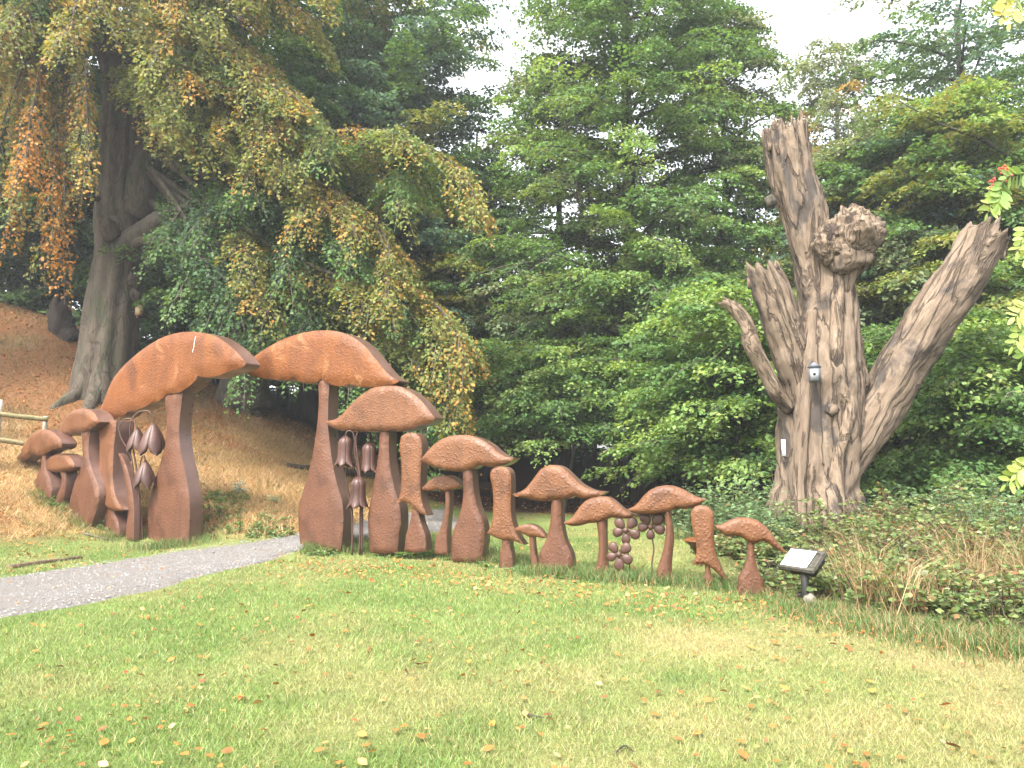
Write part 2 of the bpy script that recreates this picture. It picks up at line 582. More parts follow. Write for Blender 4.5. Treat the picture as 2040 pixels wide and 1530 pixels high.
g = NG('gravel')
v = g.coord()
vo = g.n('ShaderNodeTexVoronoi')
vo.inputs['Scale'].default_value = 55
g.l(v, vo.inputs['Vector'])
n1, n2 = g.noise(v, 2.0, 5, 0.65), g.noise(v, 90, 3, 0.7)
c = g.mix(vo.outputs['Color'], (0.108, 0.102, 0.096), (0.212, 0.201, 0.190))
c = g.mix(g.ramp(n1, [(0.4, 0.0), (0.7, 0.6)]), c, (0.155, 0.125, 0.10))
c = g.mix(g.ramp(n2, [(0.3, 0.7), (0.45, 0.0)]), c, (0.08, 0.07, 0.06))
M['gravel'] = g.fin(c, 0.9, 0.2, g.bump(g.math('ADD', vo.outputs['Distance'], n2), 0.9, 0.02))
path_o = tag(mesh('path', np.dstack([PV, PZ[..., None]]), np.stack([i + j, i + 11 + j, i + 12 + j, i + j + 1], -1).reshape(-1, 4), M['gravel'], smooth=True), kind='structure')


_poly = np.vstack([lo, hi[::-1]])


def on_path(x, y):
    """inside the gravel strip"""
    ins = np.zeros(len(x), bool)
    a, b = _poly, np.roll(_poly, -1, 0)
    xx = x + (vnoise(x, y, .2, 4) - .5) * .5 + (vnoise(x, y, .9, 14) - .5) * .3
    yy = y + (vnoise(x, y, .2, 6) - .5) * .32
    for (x1, y1), (x2, y2) in zip(a, b):
        if y1 != y2:
            ins ^= ((y1 > yy) != (y2 > yy)) & (xx < (x2 - x1) * (yy - y1) / (y2 - y1) + x1)
    return ins


def scatter(n, x0, x1, y0, y1, fall=0.0):
    """points on the ground in view, denser close to the camera"""
    u = RNG.random(n)
    y = y0 * (y1 / y0) ** u if fall else y0 + (y1 - y0) * u
    x = x0 + (x1 - x0) * RNG.random(n)
    return x, y


def in_view(x, y, z, m=420):
    a, b = proj(np.stack([x, y, z], -1))
    return (a > -m) & (a < IW + m) & (b < IH + m + 150)


def blades(x, y, h, w, col, lean=0.5, seg=1):
    n = len(x)
    z = zt(x, y)
    a = RNG.random(n) * 2 * math.pi
    b = RNG.random(n) * 2 * math.pi
    l = lean * h * (0.3 + RNG.random(n))
    s = np.stack([np.cos(a), np.sin(a), np.zeros(n)], -1) * (w / 2)[:, None]
    d = np.stack([np.cos(b) * l, np.sin(b) * l, h], -1)
    p = np.stack([x, y, z - 0.01], -1)
    if seg == 1:
        V = np.stack([p - s, p + s, p + d], 1).reshape(-1, 3)
        F = [np.arange(3 * n).reshape(-1, 3)]
        return V, F, np.repeat(col, 3, 0)
    m = p + d * np.array([.35, .35, .62])
    V = np.stack([p - s, p + s, m + s * .7, m - s * .7, p + d * np.array([1, 1, .9])], 1).reshape(-1, 3)
    k = np.arange(n)[:, None] * 5
    return V, [k + np.array([[0, 1, 2, 3]]), k + np.array([[3, 2, 4]])], np.repeat(col, 5, 0)


# mown lawn
N = 420000
u = RNG.random(N)
y = 3.0 * (19.0 / 3.0) ** (u ** 0.9)
x = (RNG.random(N) * 2 - 1) * (y * 0.78 + 1.0)
z = zt(x, y)
dry, hill, straw, litter, wood, rimg = cover(x, y)
keep = in_view(x, y, z) & ~on_path(x, y) & (RNG.random(N) > hill * 0.85) & (RNG.random(N) > litter) & (RNG.random(N) > bank(x, y))
x, y, dry, rimg = x[keep], y[keep], dry[keep], rimg[keep]
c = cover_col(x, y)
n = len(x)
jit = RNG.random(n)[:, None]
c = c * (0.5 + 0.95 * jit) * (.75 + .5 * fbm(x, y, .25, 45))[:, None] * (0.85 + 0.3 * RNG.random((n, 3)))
flip = (RNG.random(n) < 0.10 + 0.25 * dry)[:, None]
c = np.where(flip, C_DRY * (0.7 + 0.7 * jit), c)
h = (0.022 + 0.028 * RNG.random(n)) * (1 - 0.35 * dry) * (0.7 + 0.7 * fbm(x, y, 0.6, 41)) * (1 + y / 30)
w = (0.0028 + 0.0022 * RNG.random(n)) * (1 + y / 9)
V, F, C = blades(x, y, h, w, c, 1.0)
tag(mesh('lawn_grass', V, F, M['grass'], col=C), 'short mown lawn grass with dry yellow patches', 'grass', kind='stuff')

# straw-dry grass on the bank
N = 260000
x = -19 + 21 * RNG.random(N)
y = 13.5 + 15 * RNG.random(N)
z = zt(x, y)
dry, hill, straw, litter, wood, rimg = cover(x, y)
keep = in_view(x, y, z) & ~on_path(x, y) & (hill > 0.25) & (RNG.random(N) < 0.25 + 0.75 * straw) & (RNG.random(N) > wood * .9)
x, y, straw = x[keep], y[keep], straw[keep]
n = len(x)
gr = fbm(x, y, 1.3, 25)
gmix = (RNG.random(n) < 0.3 * (1 - straw) * (gr > .5) + 0.06)[:, None]
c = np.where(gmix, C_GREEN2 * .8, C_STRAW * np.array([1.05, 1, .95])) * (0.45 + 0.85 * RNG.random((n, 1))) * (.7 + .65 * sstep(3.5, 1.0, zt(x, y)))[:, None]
V, F, C = blades(x, y, 0.05 + 0.15 * RNG.random(n), 0.010 + 0.008 * RNG.random(n), c, 1.3)
tag(mesh('bank_grass', V, F, M['grass'], col=C), 'dry straw coloured grass on the sloping bank', 'grass', kind='stuff')

# loose stones on the path
N = 9000
k = RNG.integers(0, 89, N)
t = RNG.random(N)
q = lo[k] * (1 - t)[:, None] + hi[k] * t[:, None] + RNG.normal(0, .1, (N, 2))
ok = on_path(q[:, 0], q[:, 1])
q = q[ok]
n = len(q)
r = 0.008 + 0.012 * RNG.random(n)
base = np.stack([q[:, 0], q[:, 1], zt(q[:, 0], q[:, 1]) + 0.026], -1)
oct_ = np.array([[1, 0, 0], [0, 1, 0], [-1, 0, 0], [0, -1, 0], [0, 0, .7], [0, 0, -.5]])
V = base[:, None] + oct_[None] * r[:, None, None] * (0.6 + .8 * RNG.random((n, 6, 1)))
fo = np.array([[0, 1, 4], [1, 2, 4], [2, 3, 4], [3, 0, 4]])
F = (np.arange(n)[:, None, None] * 6 + fo[None]).reshape(-1, 3)
c = np.array([.165, .158, .15]) * (0.5 + 0.9 * RNG.random((n, 1)))
g = NG('pebble')
g.fin(g.n('ShaderNodeAttribute', attribute_name='Col').outputs['Color'], 0.9, 0.2)
M['pebble'] = g.m
tag(mesh('gravel', V, F, M['pebble'], col=np.repeat(c, 6, 0)), 'loose grey gravel on the path', 'gravel', kind='stuff')

# ------------------------------------------------------------------ steel mushrooms and flowers
def smooth_outline(pts, step=0.03, closed=True, corner=math.radians(50)):
    """spline each run between corners of a polygon given as (k,2)"""
    p = np.asarray(pts, float)
    k = len(p)
    a, b = p - np.roll(p, 1, 0), np.roll(p, -1, 0) - p
    tn = np.arctan2(a[:, 0] * b[:, 1] - a[:, 1] * b[:, 0], (a * b).sum(1))
    cs = [i for i in range(k) if abs(tn[i]) > corner]
    if not cs:
        cs = [0]
    out = []
    for m, i0 in enumerate(cs):
        i1 = cs[(m + 1) % len(cs)]
        n = (i1 - i0) % k or k
        run = p[[(i0 + q) % k for q in range(n + 1)]]
        L = np.linalg.norm(np.diff(run, axis=0), axis=1).sum()
        s = spline(run, max(3, int(L / step)) + 1)[:-1] if n > 1 else run[0] + (run[1] - run[0]) * np.linspace(0, 1, max(1, int(L / step)), endpoint=False)[:, None]
        out.append(s)
    return np.concatenate(out)


def seg_dist(q, poly):
    a, b = poly, np.roll(poly, -1, 0)
    ab = b - a
    best = np.full(len(q), 1e9)
    for i in range(len(a)):
        t = np.clip(((q - a[i]) @ ab[i]) / max(ab[i] @ ab[i], 1e-12), 0, 1)
        best = np.minimum(best, np.linalg.norm(q - a[i] - t[:, None] * ab[i], axis=1))
    return best


def plate(name, poly, origin, U, Nn, thick, fwd, bulge, mat, parent, edge_mat, grid=0.05, step=0.03):
    """hollow steel form: pillowed front and back faces, with the edge band as a sub-part. poly in metres (u, v) about origin"""
    o2 = smooth_outline(poly, step)
    k = len(o2)
    lo2, hi2 = o2.min(0), o2.max(0)
    gx, gy = np.meshgrid(np.arange(lo2[0], hi2[0], grid), np.arange(lo2[1], hi2[1], grid * 0.9))
    gx = gx + (np.arange(gx.shape[0]) % 2)[:, None] * grid / 2
    q = np.stack([gx.ravel(), gy.ravel()], -1)
    q = q[seg_dist(q, o2) > grid * 0.45]
    vs = [Vector(t) for t in np.vstack([o2, q])]
    res = delaunay_2d_cdt(vs, [(i, (i + 1) % k) for i in range(k)], [], 1, 1e-5)
    v2 = np.array([tuple(t) for t in res[0]])
    tri = np.array([f for f in res[2] if len(f) == 3])
    used = np.unique(tri)
    mp = -np.ones(len(v2), int)
    mp[used] = np.arange(len(used))
    v2, tri = v2[used], mp[tri]
    ar = (v2[tri[:, 1]] - v2[tri[:, 0]])
    br = (v2[tri[:, 2]] - v2[tri[:, 0]])
    fl = (ar[:, 0] * br[:, 1] - ar[:, 1] * br[:, 0]) < 0
    tri[fl] = tri[fl][:, ::-1]
    d = seg_dist(v2, o2)
    e = max(bulge * 1.6, 1e-3)
    b = bulge * np.sqrt(1 - (1 - np.clip(d / e, 0, 1)) ** 2)

    def W(p2, off):
        return p2[:, :1] * U + p2[:, 1:] * ZA + np.asarray(off)[:, None] * Nn
    Vf = W(v2, fwd + b)
    Vb = W(v2, fwd - thick - b)
    n = len(v2)
    # U x Z = -Nn when Nn faces the viewer with U to the right
    part = mesh(name, np.vstack([Vf, Vb]), [np.vstack([tri, tri[:, ::-1] + n])], mat, parent, smooth=True)
    kk = np.arange(k)
    E = np.vstack([W(o2, np.full(k, fwd)), W(o2, np.full(k, fwd - thick))])
    EF = np.stack([kk, kk + k, (kk + 1) % k + k, (kk + 1) % k], -1)
    mesh('edge_band', E, [EF], edge_mat, part, smooth=False)
    return part


def conv(pts, ox, oy, s):
    return [(ox + a / s, oy + b / s) for a, b in pts]


Z1 = lambda p: conv(p, 0, 760, 6.373)
C1 = lambda p: conv(p, 0, 620, 2.942)
C2 = lambda p: conv(p, 460, 640, 3.1227)
C3 = lambda p: conv(p, 800, 820, 4.027)
C4 = lambda p: conv(p, 1180, 900, 3.923)

SH = []   # name, label, base pixel, depth, yaw, thickness, cap outline, stem outline, cap material


def shroom(label, base, d, yaw, thick, cap, stem, capm='rust_b', grp='rusty steel mushrooms in a row', bulge=None, stem_thick=None):
    a = math.radians(yaw)
    Nn = np.array([-math.sin(a), -math.cos(a), 0.0])
    U = np.array([math.cos(a), -math.sin(a), 0.0])
    O = P(base[0], base[1], d)
    O[2] = min(O[2], float(zt(O[0], O[1])) + 0.02)

    def uv(px):
        out = []
        for x, y in px:
            r = ray(x, y)
            t = ((O - CAMP) @ Nn) / (r @ Nn)
            q = CAMP + r * t - O
            out.append((q @ U, q[2]))
        return np.array(out)
    root = empty('steel_mushroom', O, label, 'mushroom sculpture', grp)
    cp, st = uv(cap), uv(stem)
    lowest = st[:, 1] < st[:, 1].min() + 0.10 * np.ptp(st[:, 1])
    st[lowest, 1] -= 0.12
    size = np.ptp(cp, axis=0).max()
    g_ = max(0.03, size / 34)
    bl = bulge or min(0.07, 0.06 * size)
    plate('cap', cp, O, U, Nn, thick, 0.035 if thick > .2 else 0.02, bl, M[capm], root, M['rust_e'], g_, g_ * .6)
    sth = (stem_thick or thick) * 0.82
    plate('stem', st, O, U, Nn, sth, -thick * 0.09, bl * .8, M['rust_s'], root, M['rust_e'], g_, g_ * .6)
    return root, O, U, Nn, uv


# leftmost cluster
shroom('small drooping brown mushroom leftmost in the row, its cap beside the wooden fence', (85, 990), 18.0, 40, 0.30,
       Z1([(225, 980), (300, 900), (340, 800), (390, 720), (450, 655), (530, 615), (620, 612), (690, 640), (740, 680), (785, 730), (812, 790), (800, 830), (760, 855), (690, 865), (640, 890), (580, 925), (530, 945), (500, 938), (450, 925), (410, 950), (360, 985), (290, 1005)]),
       Z1([(535, 900), (530, 950), (520, 1050), (490, 1140), (450, 1230), (420, 1320), (400, 1430), (405, 1475), (500, 1480), (590, 1480), (635, 1440), (645, 1380), (638, 1310), (620, 1230), (585, 1150), (565, 1050), (572, 950), (580, 900)]))
shroom('smallest round-capped brown mushroom tucked between two taller ones at the left end', (122, 1014), 17.6, 40, 0.26,
       Z1([(565, 1105), (600, 1040), (650, 970), (720, 925), (800, 915), (870, 930), (930, 980), (962, 1040), (970, 1085), (940, 1120), (880, 1135), (780, 1150), (680, 1150), (600, 1140)]),
       Z1([(780, 1120), (782, 1200), (785, 1270), (768, 1340), (735, 1420), (690, 1500), (668, 1570), (665, 1625), (740, 1640), (765, 1560), (798, 1470), (815, 1380), (825, 1290), (828, 1200), (828, 1120)]))
shroom('bottle-stemmed brown mushroom whose cap tip touches the great orange arch cap', (165, 1043), 17.1, 40, 0.34,
       Z1([(740, 670), (800, 570), (850, 480), (900, 410), (970, 365), (1050, 345), (1130, 350), (1180, 370), (1230, 415), (1262, 470), (1285, 515), (1220, 570), (1170, 610), (1100, 635), (1040, 650), (990, 645), (950, 665), (880, 685), (800, 688)]),
       C1([(472, 690), (477, 760), (484, 820), (475, 890), (450, 965), (425, 1045), (408, 1120), (402, 1185), (406, 1240), (470, 1252), (515, 1255), (548, 1190), (568, 1120), (572, 1050), (556, 990), (532, 930), (514, 860), (510, 780), (520, 690)]))
shroom('tall narrow bell-capped mushroom under the left tip of the great arch cap', (218, 1070), 16.8, 40, 0.36,
       C1([(598, 665), (625, 645), (690, 640), (688, 700), (678, 790), (672, 890), (672, 980), (682, 1060), (702, 1115), (735, 1165), (700, 1172), (660, 1165), (625, 1140), (600, 1112), (566, 1088), (582, 1050), (593, 980), (598, 900), (600, 800), (597, 720)]),
       C1([(630, 1110), (618, 1160), (600, 1212), (580, 1270), (576, 1330), (630, 1345), (690, 1345), (692, 1290), (682, 1230), (664, 1185), (655, 1110)]), bulge=0.05)
r5 = shroom('great orange-rust mushroom on the left of the arch, cap arching over hanging bellflowers', (337, 1087), 16.2, 32, 0.36,
       C1([(575, 625), (620, 520), (660, 420), (720, 335), (800, 260), (880, 200), (960, 155), (1040, 130), (1110, 122), (1180, 125), (1250, 140), (1310, 170), (1370, 215), (1420, 265), (1452, 308), (1420, 335), (1370, 348), (1330, 362), (1290, 378), (1245, 386), (1205, 388), (1165, 380), (1155, 405), (1125, 435), (1085, 463), (1040, 483), (985, 490), (960, 512), (925, 532), (893, 540), (850, 565), (800, 583), (757, 590), (735, 610), (690, 628), (640, 636), (600, 634)]),
       C1([(955, 440), (958, 530), (966, 600), (970, 680), (960, 780), (935, 880), (905, 970), (880, 1060), (863, 1150), (858, 1240), (863, 1310), (872, 1375), (980, 1382), (1095, 1375), (1100, 1290), (1104, 1220), (1104, 1150), (1100, 1080), (1090, 1010), (1078, 940), (1060, 870), (1046, 780), (1041, 700), (1048, 600), (1060, 500), (1060, 440)]), 'rust_o', bulge=0.06)
r6 = shroom('tallest orange-rust mushroom on the right of the arch, wide scalloped cap', (640, 1091), 15.3, 28, 0.36,
       C2([(85, 292), (110, 260), (180, 200), (260, 150), (340, 110), (430, 80), (520, 62), (600, 58), (670, 65), (740, 88), (800, 122), (850, 165), (890, 215), (930, 265), (970, 312), (1010, 348), (1055, 372), (1015, 396), (950, 404), (870, 411), (800, 408), (745, 390), (722, 400), (685, 405), (640, 400), (600, 382), (570, 362), (540, 378), (490, 388), (440, 378), (405, 358), (370, 368), (300, 365), (220, 358), (150, 345), (105, 325)]),
       C2([(532, 340), (536, 400), (540, 470), (537, 560), (527, 660), (510, 780), (490, 880), (465, 980), (440, 1060), (420, 1130), (412, 1200), (415, 1280), (425, 1345), (440, 1412), (550, 1418), (668, 1412), (682, 1345), (690, 1290), (693, 1230), (690, 1160), (680, 1100), (660, 1040), (640, 960), (622, 860), (608, 760), (598, 660), (597, 580), (600, 480), (605, 400), (606, 340)]), 'rust_o', bulge=0.06)
shroom('broad brown mushroom tucked under the right tip of the tallest cap', (767, 1090), 14.6, 26, 0.32,
       C2([(593, 618), (640, 615), (680, 595), (720, 555), (770, 500), (830, 450), (890, 415), (950, 400), (1010, 398), (1070, 412), (1130, 445), (1180, 485), (1220, 530), (1255, 575), (1277, 602), (1245, 635), (1185, 648), (1150, 665), (1105, 678), (1060, 685), (1010, 680), (960, 688), (900, 682), (850, 688), (800, 680), (750, 685), (700, 680), (650, 668), (612, 645)]),
       C2([(920, 640), (919, 700), (917, 780), (908, 860), (895, 940), (885, 1020), (870, 1090), (855, 1160), (847, 1230), (850, 1310), (862, 1400), (950, 1410), (1030, 1400), (1040, 1330), (1050, 1270), (1050, 1200), (1042, 1140), (1025, 1080), (1005, 1010), (990, 940), (980, 860), (977, 780), (979, 700), (980, 640)]), 'rust_b')
shroom('tall flared bell-capped mushroom between the broad mushroom and the low bulbous one', (826, 1084), 14.1, 24, 0.24,
       C2([(1057, 760), (1066, 722), (1085, 704), (1120, 693), (1152, 697), (1180, 720), (1192, 760), (1195, 820), (1190, 900), (1185, 970), (1185, 1040), (1190, 1100), (1203, 1150), (1217, 1186), (1225, 1208), (1190, 1198), (1150, 1165), (1112, 1133), (1070, 1125), (1032, 1132), (1055, 1090), (1065, 1030), (1068, 950), (1063, 860), (1057, 800)]),
       C2([(1125, 1090), (1123, 1160), (1116, 1225), (1100, 1285), (1085, 1335), (1075, 1390), (1140, 1400), (1214, 1390), (1206, 1340), (1190, 1290), (1173, 1240), (1165, 1190), (1163, 1090)]), bulge=0.04)
shroom('bulbous brown mushroom with a wide lens-shaped cap in mid row', (933, 1102), 13.4, 24, 0.26,
       C3([(165, 385), (190, 350), (240, 290), (300, 240), (370, 205), (440, 190), (510, 188), (580, 200), (650, 225), (720, 270), (770, 315), (830, 355), (875, 370), (912, 372), (880, 402), (840, 425), (780, 440), (720, 445), (660, 433), (620, 433), (580, 455), (520, 475), (460, 482), (390, 475), (320, 462), (250, 440), (195, 415)]),
       C3([(480, 440), (483, 500), (488, 570), (490, 640), (482, 730), (465, 810), (440, 880), (410, 960), (396, 1030), (396, 1090), (410, 1150), (520, 1160), (638, 1150), (655, 1080), (662, 1020), (660, 940), (645, 870), (615, 800), (590, 720), (575, 640), (568, 560), (562, 490), (560, 440)]))
shroom('slim-stemmed little mushroom under the wide lens-shaped cap', (879, 1090), 13.9, 24, 0.20,
       C3([(165, 615), (210, 570), (250, 535), (310, 515), (370, 512), (420, 530), (460, 565), (488, 592), (450, 617), (400, 625), (350, 640), (290, 628), (230, 638), (180, 632)]),
       C3([(335, 600), (345, 680), (348, 740), (340, 800), (325, 880), (295, 960), (270, 1020), (258, 1080), (310, 1095), (366, 1090), (362, 1020), (362, 960), (368, 880), (378, 800), (382, 720), (378, 600)]), bulge=0.035)
shroom('tall bell-capped mushroom with a kicked-out hem beside the bulbous one', (1008, 1119), 12.7, 22, 0.20,
       C3([(713, 520), (720, 480), (740, 456), (780, 442), (830, 445), (865, 470), (880, 510), (885, 600), (880, 700), (880, 780), (890, 860), (905, 920), (930, 980), (960, 1030), (987, 1068), (950, 1055), (920, 1040), (870, 1033), (820, 1030), (770, 1015), (730, 995), (690, 972), (715, 930), (732, 860), (738, 780), (740, 700), (730, 600), (718, 550)]),
       C3([(800, 1000), (801, 1060), (798, 1100), (785, 1150), (776, 1215), (835, 1222), (895, 1215), (882, 1150), (868, 1095), (867, 1000)]), bulge=0.04)
shroom('tiniest thin-stemmed mushroom leaning against a bulbous stem', (1064, 1127), 12.4, 22, 0.14,
       C3([(915, 935), (960, 910), (1010, 902), (1060, 908), (1100, 930), (1135, 965), (1163, 1002), (1145, 1016), (1110, 1010), (1060, 1000), (1020, 1000), (990, 985), (950, 970), (920, 952)]),
       C3([(1022, 970), (1023, 1030), (1026, 1090), (1032, 1150), (1038, 1250), (1068, 1255), (1097, 1250), (1083, 1190), (1070, 1140), (1062, 1080), (1060, 1030), (1060, 970)]), bulge=0.03)
shroom('bulbous mushroom with a pointed hill-shaped cap right of mid row', (1106, 1140), 12.1, 22, 0.22,
       C3([(895, 660), (950, 645), (1000, 615), (1040, 570), (1080, 515), (1120, 465), (1170, 435), (1230, 428), (1290, 445), (1340, 485), (1390, 535), (1440, 580), (1500, 615), (1560, 635), (1648, 643), (1600, 670), (1550, 690), (1490, 700), (1430, 690), (1390, 678), (1350, 695), (1290, 703), (1220, 707), (1160, 720), (1110, 718), (1040, 705), (970, 690), (920, 680)]),
       C3([(1192, 680), (1194, 740), (1195, 800), (1190, 880), (1175, 960), (1150, 1040), (1115, 1110), (1098, 1170), (1096, 1230), (1105, 1300), (1230, 1310), (1358, 1300), (1371, 1230), (1365, 1170), (1345, 1110), (1310, 1040), (1290, 960), (1280, 880), (1278, 800), (1278, 740), (1277, 680)]))
shroom('straight-stemmed mushroom with an upswept cap just left of the round-petalled flowers', (1197, 1150), 11.7, 20, 0.18,
       C3([(1300, 890), (1350, 865), (1390, 825), (1430, 765), (1480, 715), (1540, 690), (1600, 680)]) + C4([(130, 357), (165, 378), (205, 412), (250, 450), (295, 478), (342, 492), (300, 515), (250, 522), (200, 517), (150, 513), (115, 527), (75, 545), (20, 552)]) + C3([(1560, 893), (1500, 895), (1450, 910), (1380, 918), (1330, 908)]),
       C3([(1560, 850), (1568, 930), (1577, 1000), (1580, 1060), (1577, 1130), (1565, 1220), (1547, 1285), (1535, 1345), (1600, 1355), (1660, 1345), (1652, 1285), (1645, 1220), (1640, 1130), (1637, 1050), (1635, 970), (1635, 850)]))
shroom('curved-stemmed mushroom with a whale-shaped cap just right of the round-petalled flowers', (1322, 1157), 11.2, 18, 0.17,
       C4([(275, 447), (320, 430), (360, 395), (400, 345), (450, 300), (510, 272), (580, 262), (650, 272), (720, 300), (780, 335), (830, 358), (888, 368), (850, 405), (800, 430), (740, 445), (690, 445), (650, 448), (610, 468), (560, 472), (500, 485), (440, 488), (370, 485), (310, 470)]),
       C4([(562, 440), (566, 500), (572, 570), (572, 640), (560, 730), (540, 810), (515, 890), (501, 950), (495, 1025), (555, 1035), (620, 1025), (616, 950), (615, 890), (620, 810), (628, 730), (630, 640), (622, 560), (613, 500), (610, 440)]))
shroom('tall bell-capped mushroom with a long pointed hem near the right end', (1412, 1166), 10.75, 16, 0.16,
       C4([(770, 500), (776, 462), (800, 432), (840, 420), (890, 425), (928, 452), (946, 495), (950, 580), (950, 660), (955, 740), (970, 810), (1000, 880), (1030, 950), (1062, 1000), (1020, 983), (980, 950), (940, 915), (900, 888), (850, 876), (815, 878), (783, 890), (805, 825), (815, 760), (805, 690), (790, 620), (775, 550)]),
       C4([(878, 840), (880, 900), (880, 950), (870, 1005), (862, 1060), (910, 1066), (956, 1060), (943, 1005), (926, 955), (920, 905), (918, 840)]), bulge=0.035)
shroom('rightmost mushroom with a long cap drooping to the information board', (1496, 1171), 10.2, 14, 0.16,
       C4([(955, 575), (1000, 572), (1040, 555), (1090, 530), (1150, 515), (1220, 518), (1290, 540), (1350, 580), (1400, 635), (1440, 690), (1480, 745), (1527, 797), (1480, 783), (1430, 755), (1380, 720), (1340, 700), (1310, 705), (1270, 715), (1230, 710), (1200, 695), (1170, 670), (1120, 655), (1060, 655), (1020, 640), (985, 610)]),
       C4([(1205, 670), (1210, 740), (1212, 790), (1207, 840), (1190, 900), (1160, 960), (1140, 1010), (1136, 1085), (1245, 1095), (1350, 1085), (1343, 1030), (1325, 980), (1295, 920), (1276, 850), (1269, 790), (1268, 730), (1268, 670)]))

# white scrape on the great cap
_, O, U, Nn, uv = r5
sc = uv(C1([(1172, 150), (1163, 185), (1160, 215), (1152, 244)]))
w = 0.006
V = np.vstack([[a * U + b * ZA + Nn * 0.099 + U * s for a, b in sc] for s in (-w, w)])
g = NG('white_scrape')
g.fin((0.7, 0.66, 0.6), 0.8)
mesh('scrape', V, [np.array([[i, i + 4, i + 5, i + 1] for i in range(3)])], g.m, r5[0])


def lathe(prof, seg, c, axis=ZA, mod=None):
    """prof rows (r, h); mod(angle, k) -> (radius factor, height offset)"""
    prof = np.asarray(prof, float)
    a = np.linspace(0, 2 * math.pi, seg, endpoint=False)
    axis = norm(axis)
    x = norm(np.cross([0, 1, 0.01], axis))
    y = np.cross(axis, x)
    V = []
    for k, (r, h) in enumerate(prof):
        f, dh = mod(a, k) if mod else (np.ones(seg), np.zeros(seg))
        V.append(c + (r * f * np.cos(a))[:, None] * x + (r * f * np.sin(a))[:, None] * y + (h + dh)[:, None] * axis)
    i, j = np.arange(len(prof) - 1)[:, None] * seg, np.arange(seg)[None]
    k = (j + 1) % seg
    return np.concatenate(V), [np.stack([i + j, i + k, i + seg + k, i + seg + j], -1).reshape(-1, 4)]


def px_path(pts, n=24):
    return spline([P(*q) for q in pts], n)


def bellflower(label, top, bottom_py, width_px, d, stem_pts, grp, petals=6, flare=1.25, pointed=False):
    """hanging bell of joined petals on an arching stem"""
    root_p = P(*stem_pts[-1])
    root_p[2] = float(zt(root_p[0], root_p[1]))
    root = empty('steel_bellflower', root_p, label, 'flower sculpture', grp)
    sp = [P(*q) for q in stem_pts]
    sp[-1] = root_p - np.array([0, 0, .08])
    V, F = tube(spline(sp, 30), np.linspace(0.012, 0.02, 30), 7)
    mesh('stem', V - root_p, F, M['rust_f'], root, smooth=True)
    tp = P(top[0], top[1], d)
    hgt = (bottom_py - top[1]) / FPX * d
    w = width_px / FPX * d / 2
    # each petal a curved, tapering sheet
    for k in range(petals):
        a0 = 2 * math.pi * k / petals + 0.4
        ha = math.pi / petals * 1.12
        rows, cols = 11, 7
        V = []
        for i in range(rows):
            t = i / (rows - 1)
            if pointed:
                r = w * (0.12 + 1.0 * math.sin(min(t * 1.25, 1) * math.pi / 2) ** 0.9) * (1 + 0.22 * max(0, t - .6))
                ww = 1.0 if t < 0.55 else math.sqrt(max(0.0, 1 - ((t - .55) / .45) ** 1.6))
            else:
                r = w * (0.25 + 0.75 * min(1, (t * 5) ** 0.6)) * (1 + (flare - 1) * max(0, (t - .5) / .5) ** 1.8)
                ww = 1.0 if t < 0.8 else math.sqrt(max(0.0, 1 - ((t - .8) / .2) ** 2))
            for j in range(cols):
                s = (j / (cols - 1) - .5) * 2
                aa = a0 + ha * s * ww
                rr = r * (1 - 0.07 * s * s) + (0.03 * max(0, t - .8) * 4 if not pointed else 0.02 * t)
                V.append(tp + np.array([math.cos(aa) * rr, math.sin(aa) * rr, -hgt * t]))
        V = np.array(V)
        i, j = np.arange(rows - 1)[:, None] * cols, np.arange(cols - 1)[None]
        o = mesh('petal', V - root_p, [np.stack([i + j, i + cols + j, i + cols + j + 1, i + j + 1], -1).reshape(-1, 4)], M['rust_f'], root, smooth=True)
        md = o.modifiers.new('solid', 'SOLIDIFY')
        md.thickness = 0.008


G1 = 'hanging steel bellflowers left of the arch'
dL = 16.5
bellflower('small hanging bellflower nearest the tall narrow bell-capped mushroom, pointed petals', (274, 852), 900, 30, dL + .1,
           [(274, 853, dL), (270, 842, dL), (258, 834, dL), (245, 838, dL), (237, 855, dL), (245, 880, dL), (260, 905, dL), (267, 960, dL), (269, 1030, dL), (268, 1072, dL)], G1, 5, pointed=True)
bellflower('largest hanging bellflower beside the left arch stem, pointed petals', (306, 842), 908, 42, dL,
           [(306, 843, dL), (303, 826, dL), (292, 818, dL), (275, 822, dL), (262, 838, dL), (259, 865, dL), (267, 905, dL), (274, 950, dL), (278, 1010, dL), (277, 1074, dL)], G1, 5, pointed=True)
bellflower('lowest hanging bellflower left of the arch, drooping at half height', (290, 917), 972, 34, dL - .1,
           [(290, 918, dL), (287, 908, dL), (281, 915, dL), (277, 945, dL), (276, 1000, dL), (282, 1040, dL), (285, 1076, dL)], G1, 5, pointed=True)
G2 = 'hanging steel bellflowers under the broad mushroom'
dR = 14.9
bellflower('left upper bellflower with a scalloped hem beside the tallest mushroom stem', (688, 868), 930, 28, dR,
           [(688, 869, dR), (691, 860, dR), (700, 859, dR), (706, 872, dR), (706, 900, dR), (712, 925, dR), (718, 960, dR), (718, 1020, dR), (717, 1076, dR)], G2, 6, 1.45)
bellflower('right upper bellflower with a scalloped hem beside the broad mushroom stem', (736, 880), 942, 29, dR + .15,
           [(736, 881, dR), (734, 868, dR), (725, 859, dR), (713, 861, dR), (709, 880, dR), (713, 915, dR), (719, 960, dR), (722, 1020, dR), (721, 1076, dR)], G2, 6, 1.35)
bellflower('lower middle bellflower with a scalloped hem between the two stems', (714, 949), 1012, 30, dR - .15,
           [(714, 950, dR), (711, 938, dR), (704, 929, dR), (693, 930, dR), (688, 945, dR), (693, 975, dR), (699, 1010, dR), (702, 1040, dR), (702, 1078, dR)], G2, 6, 1.4)

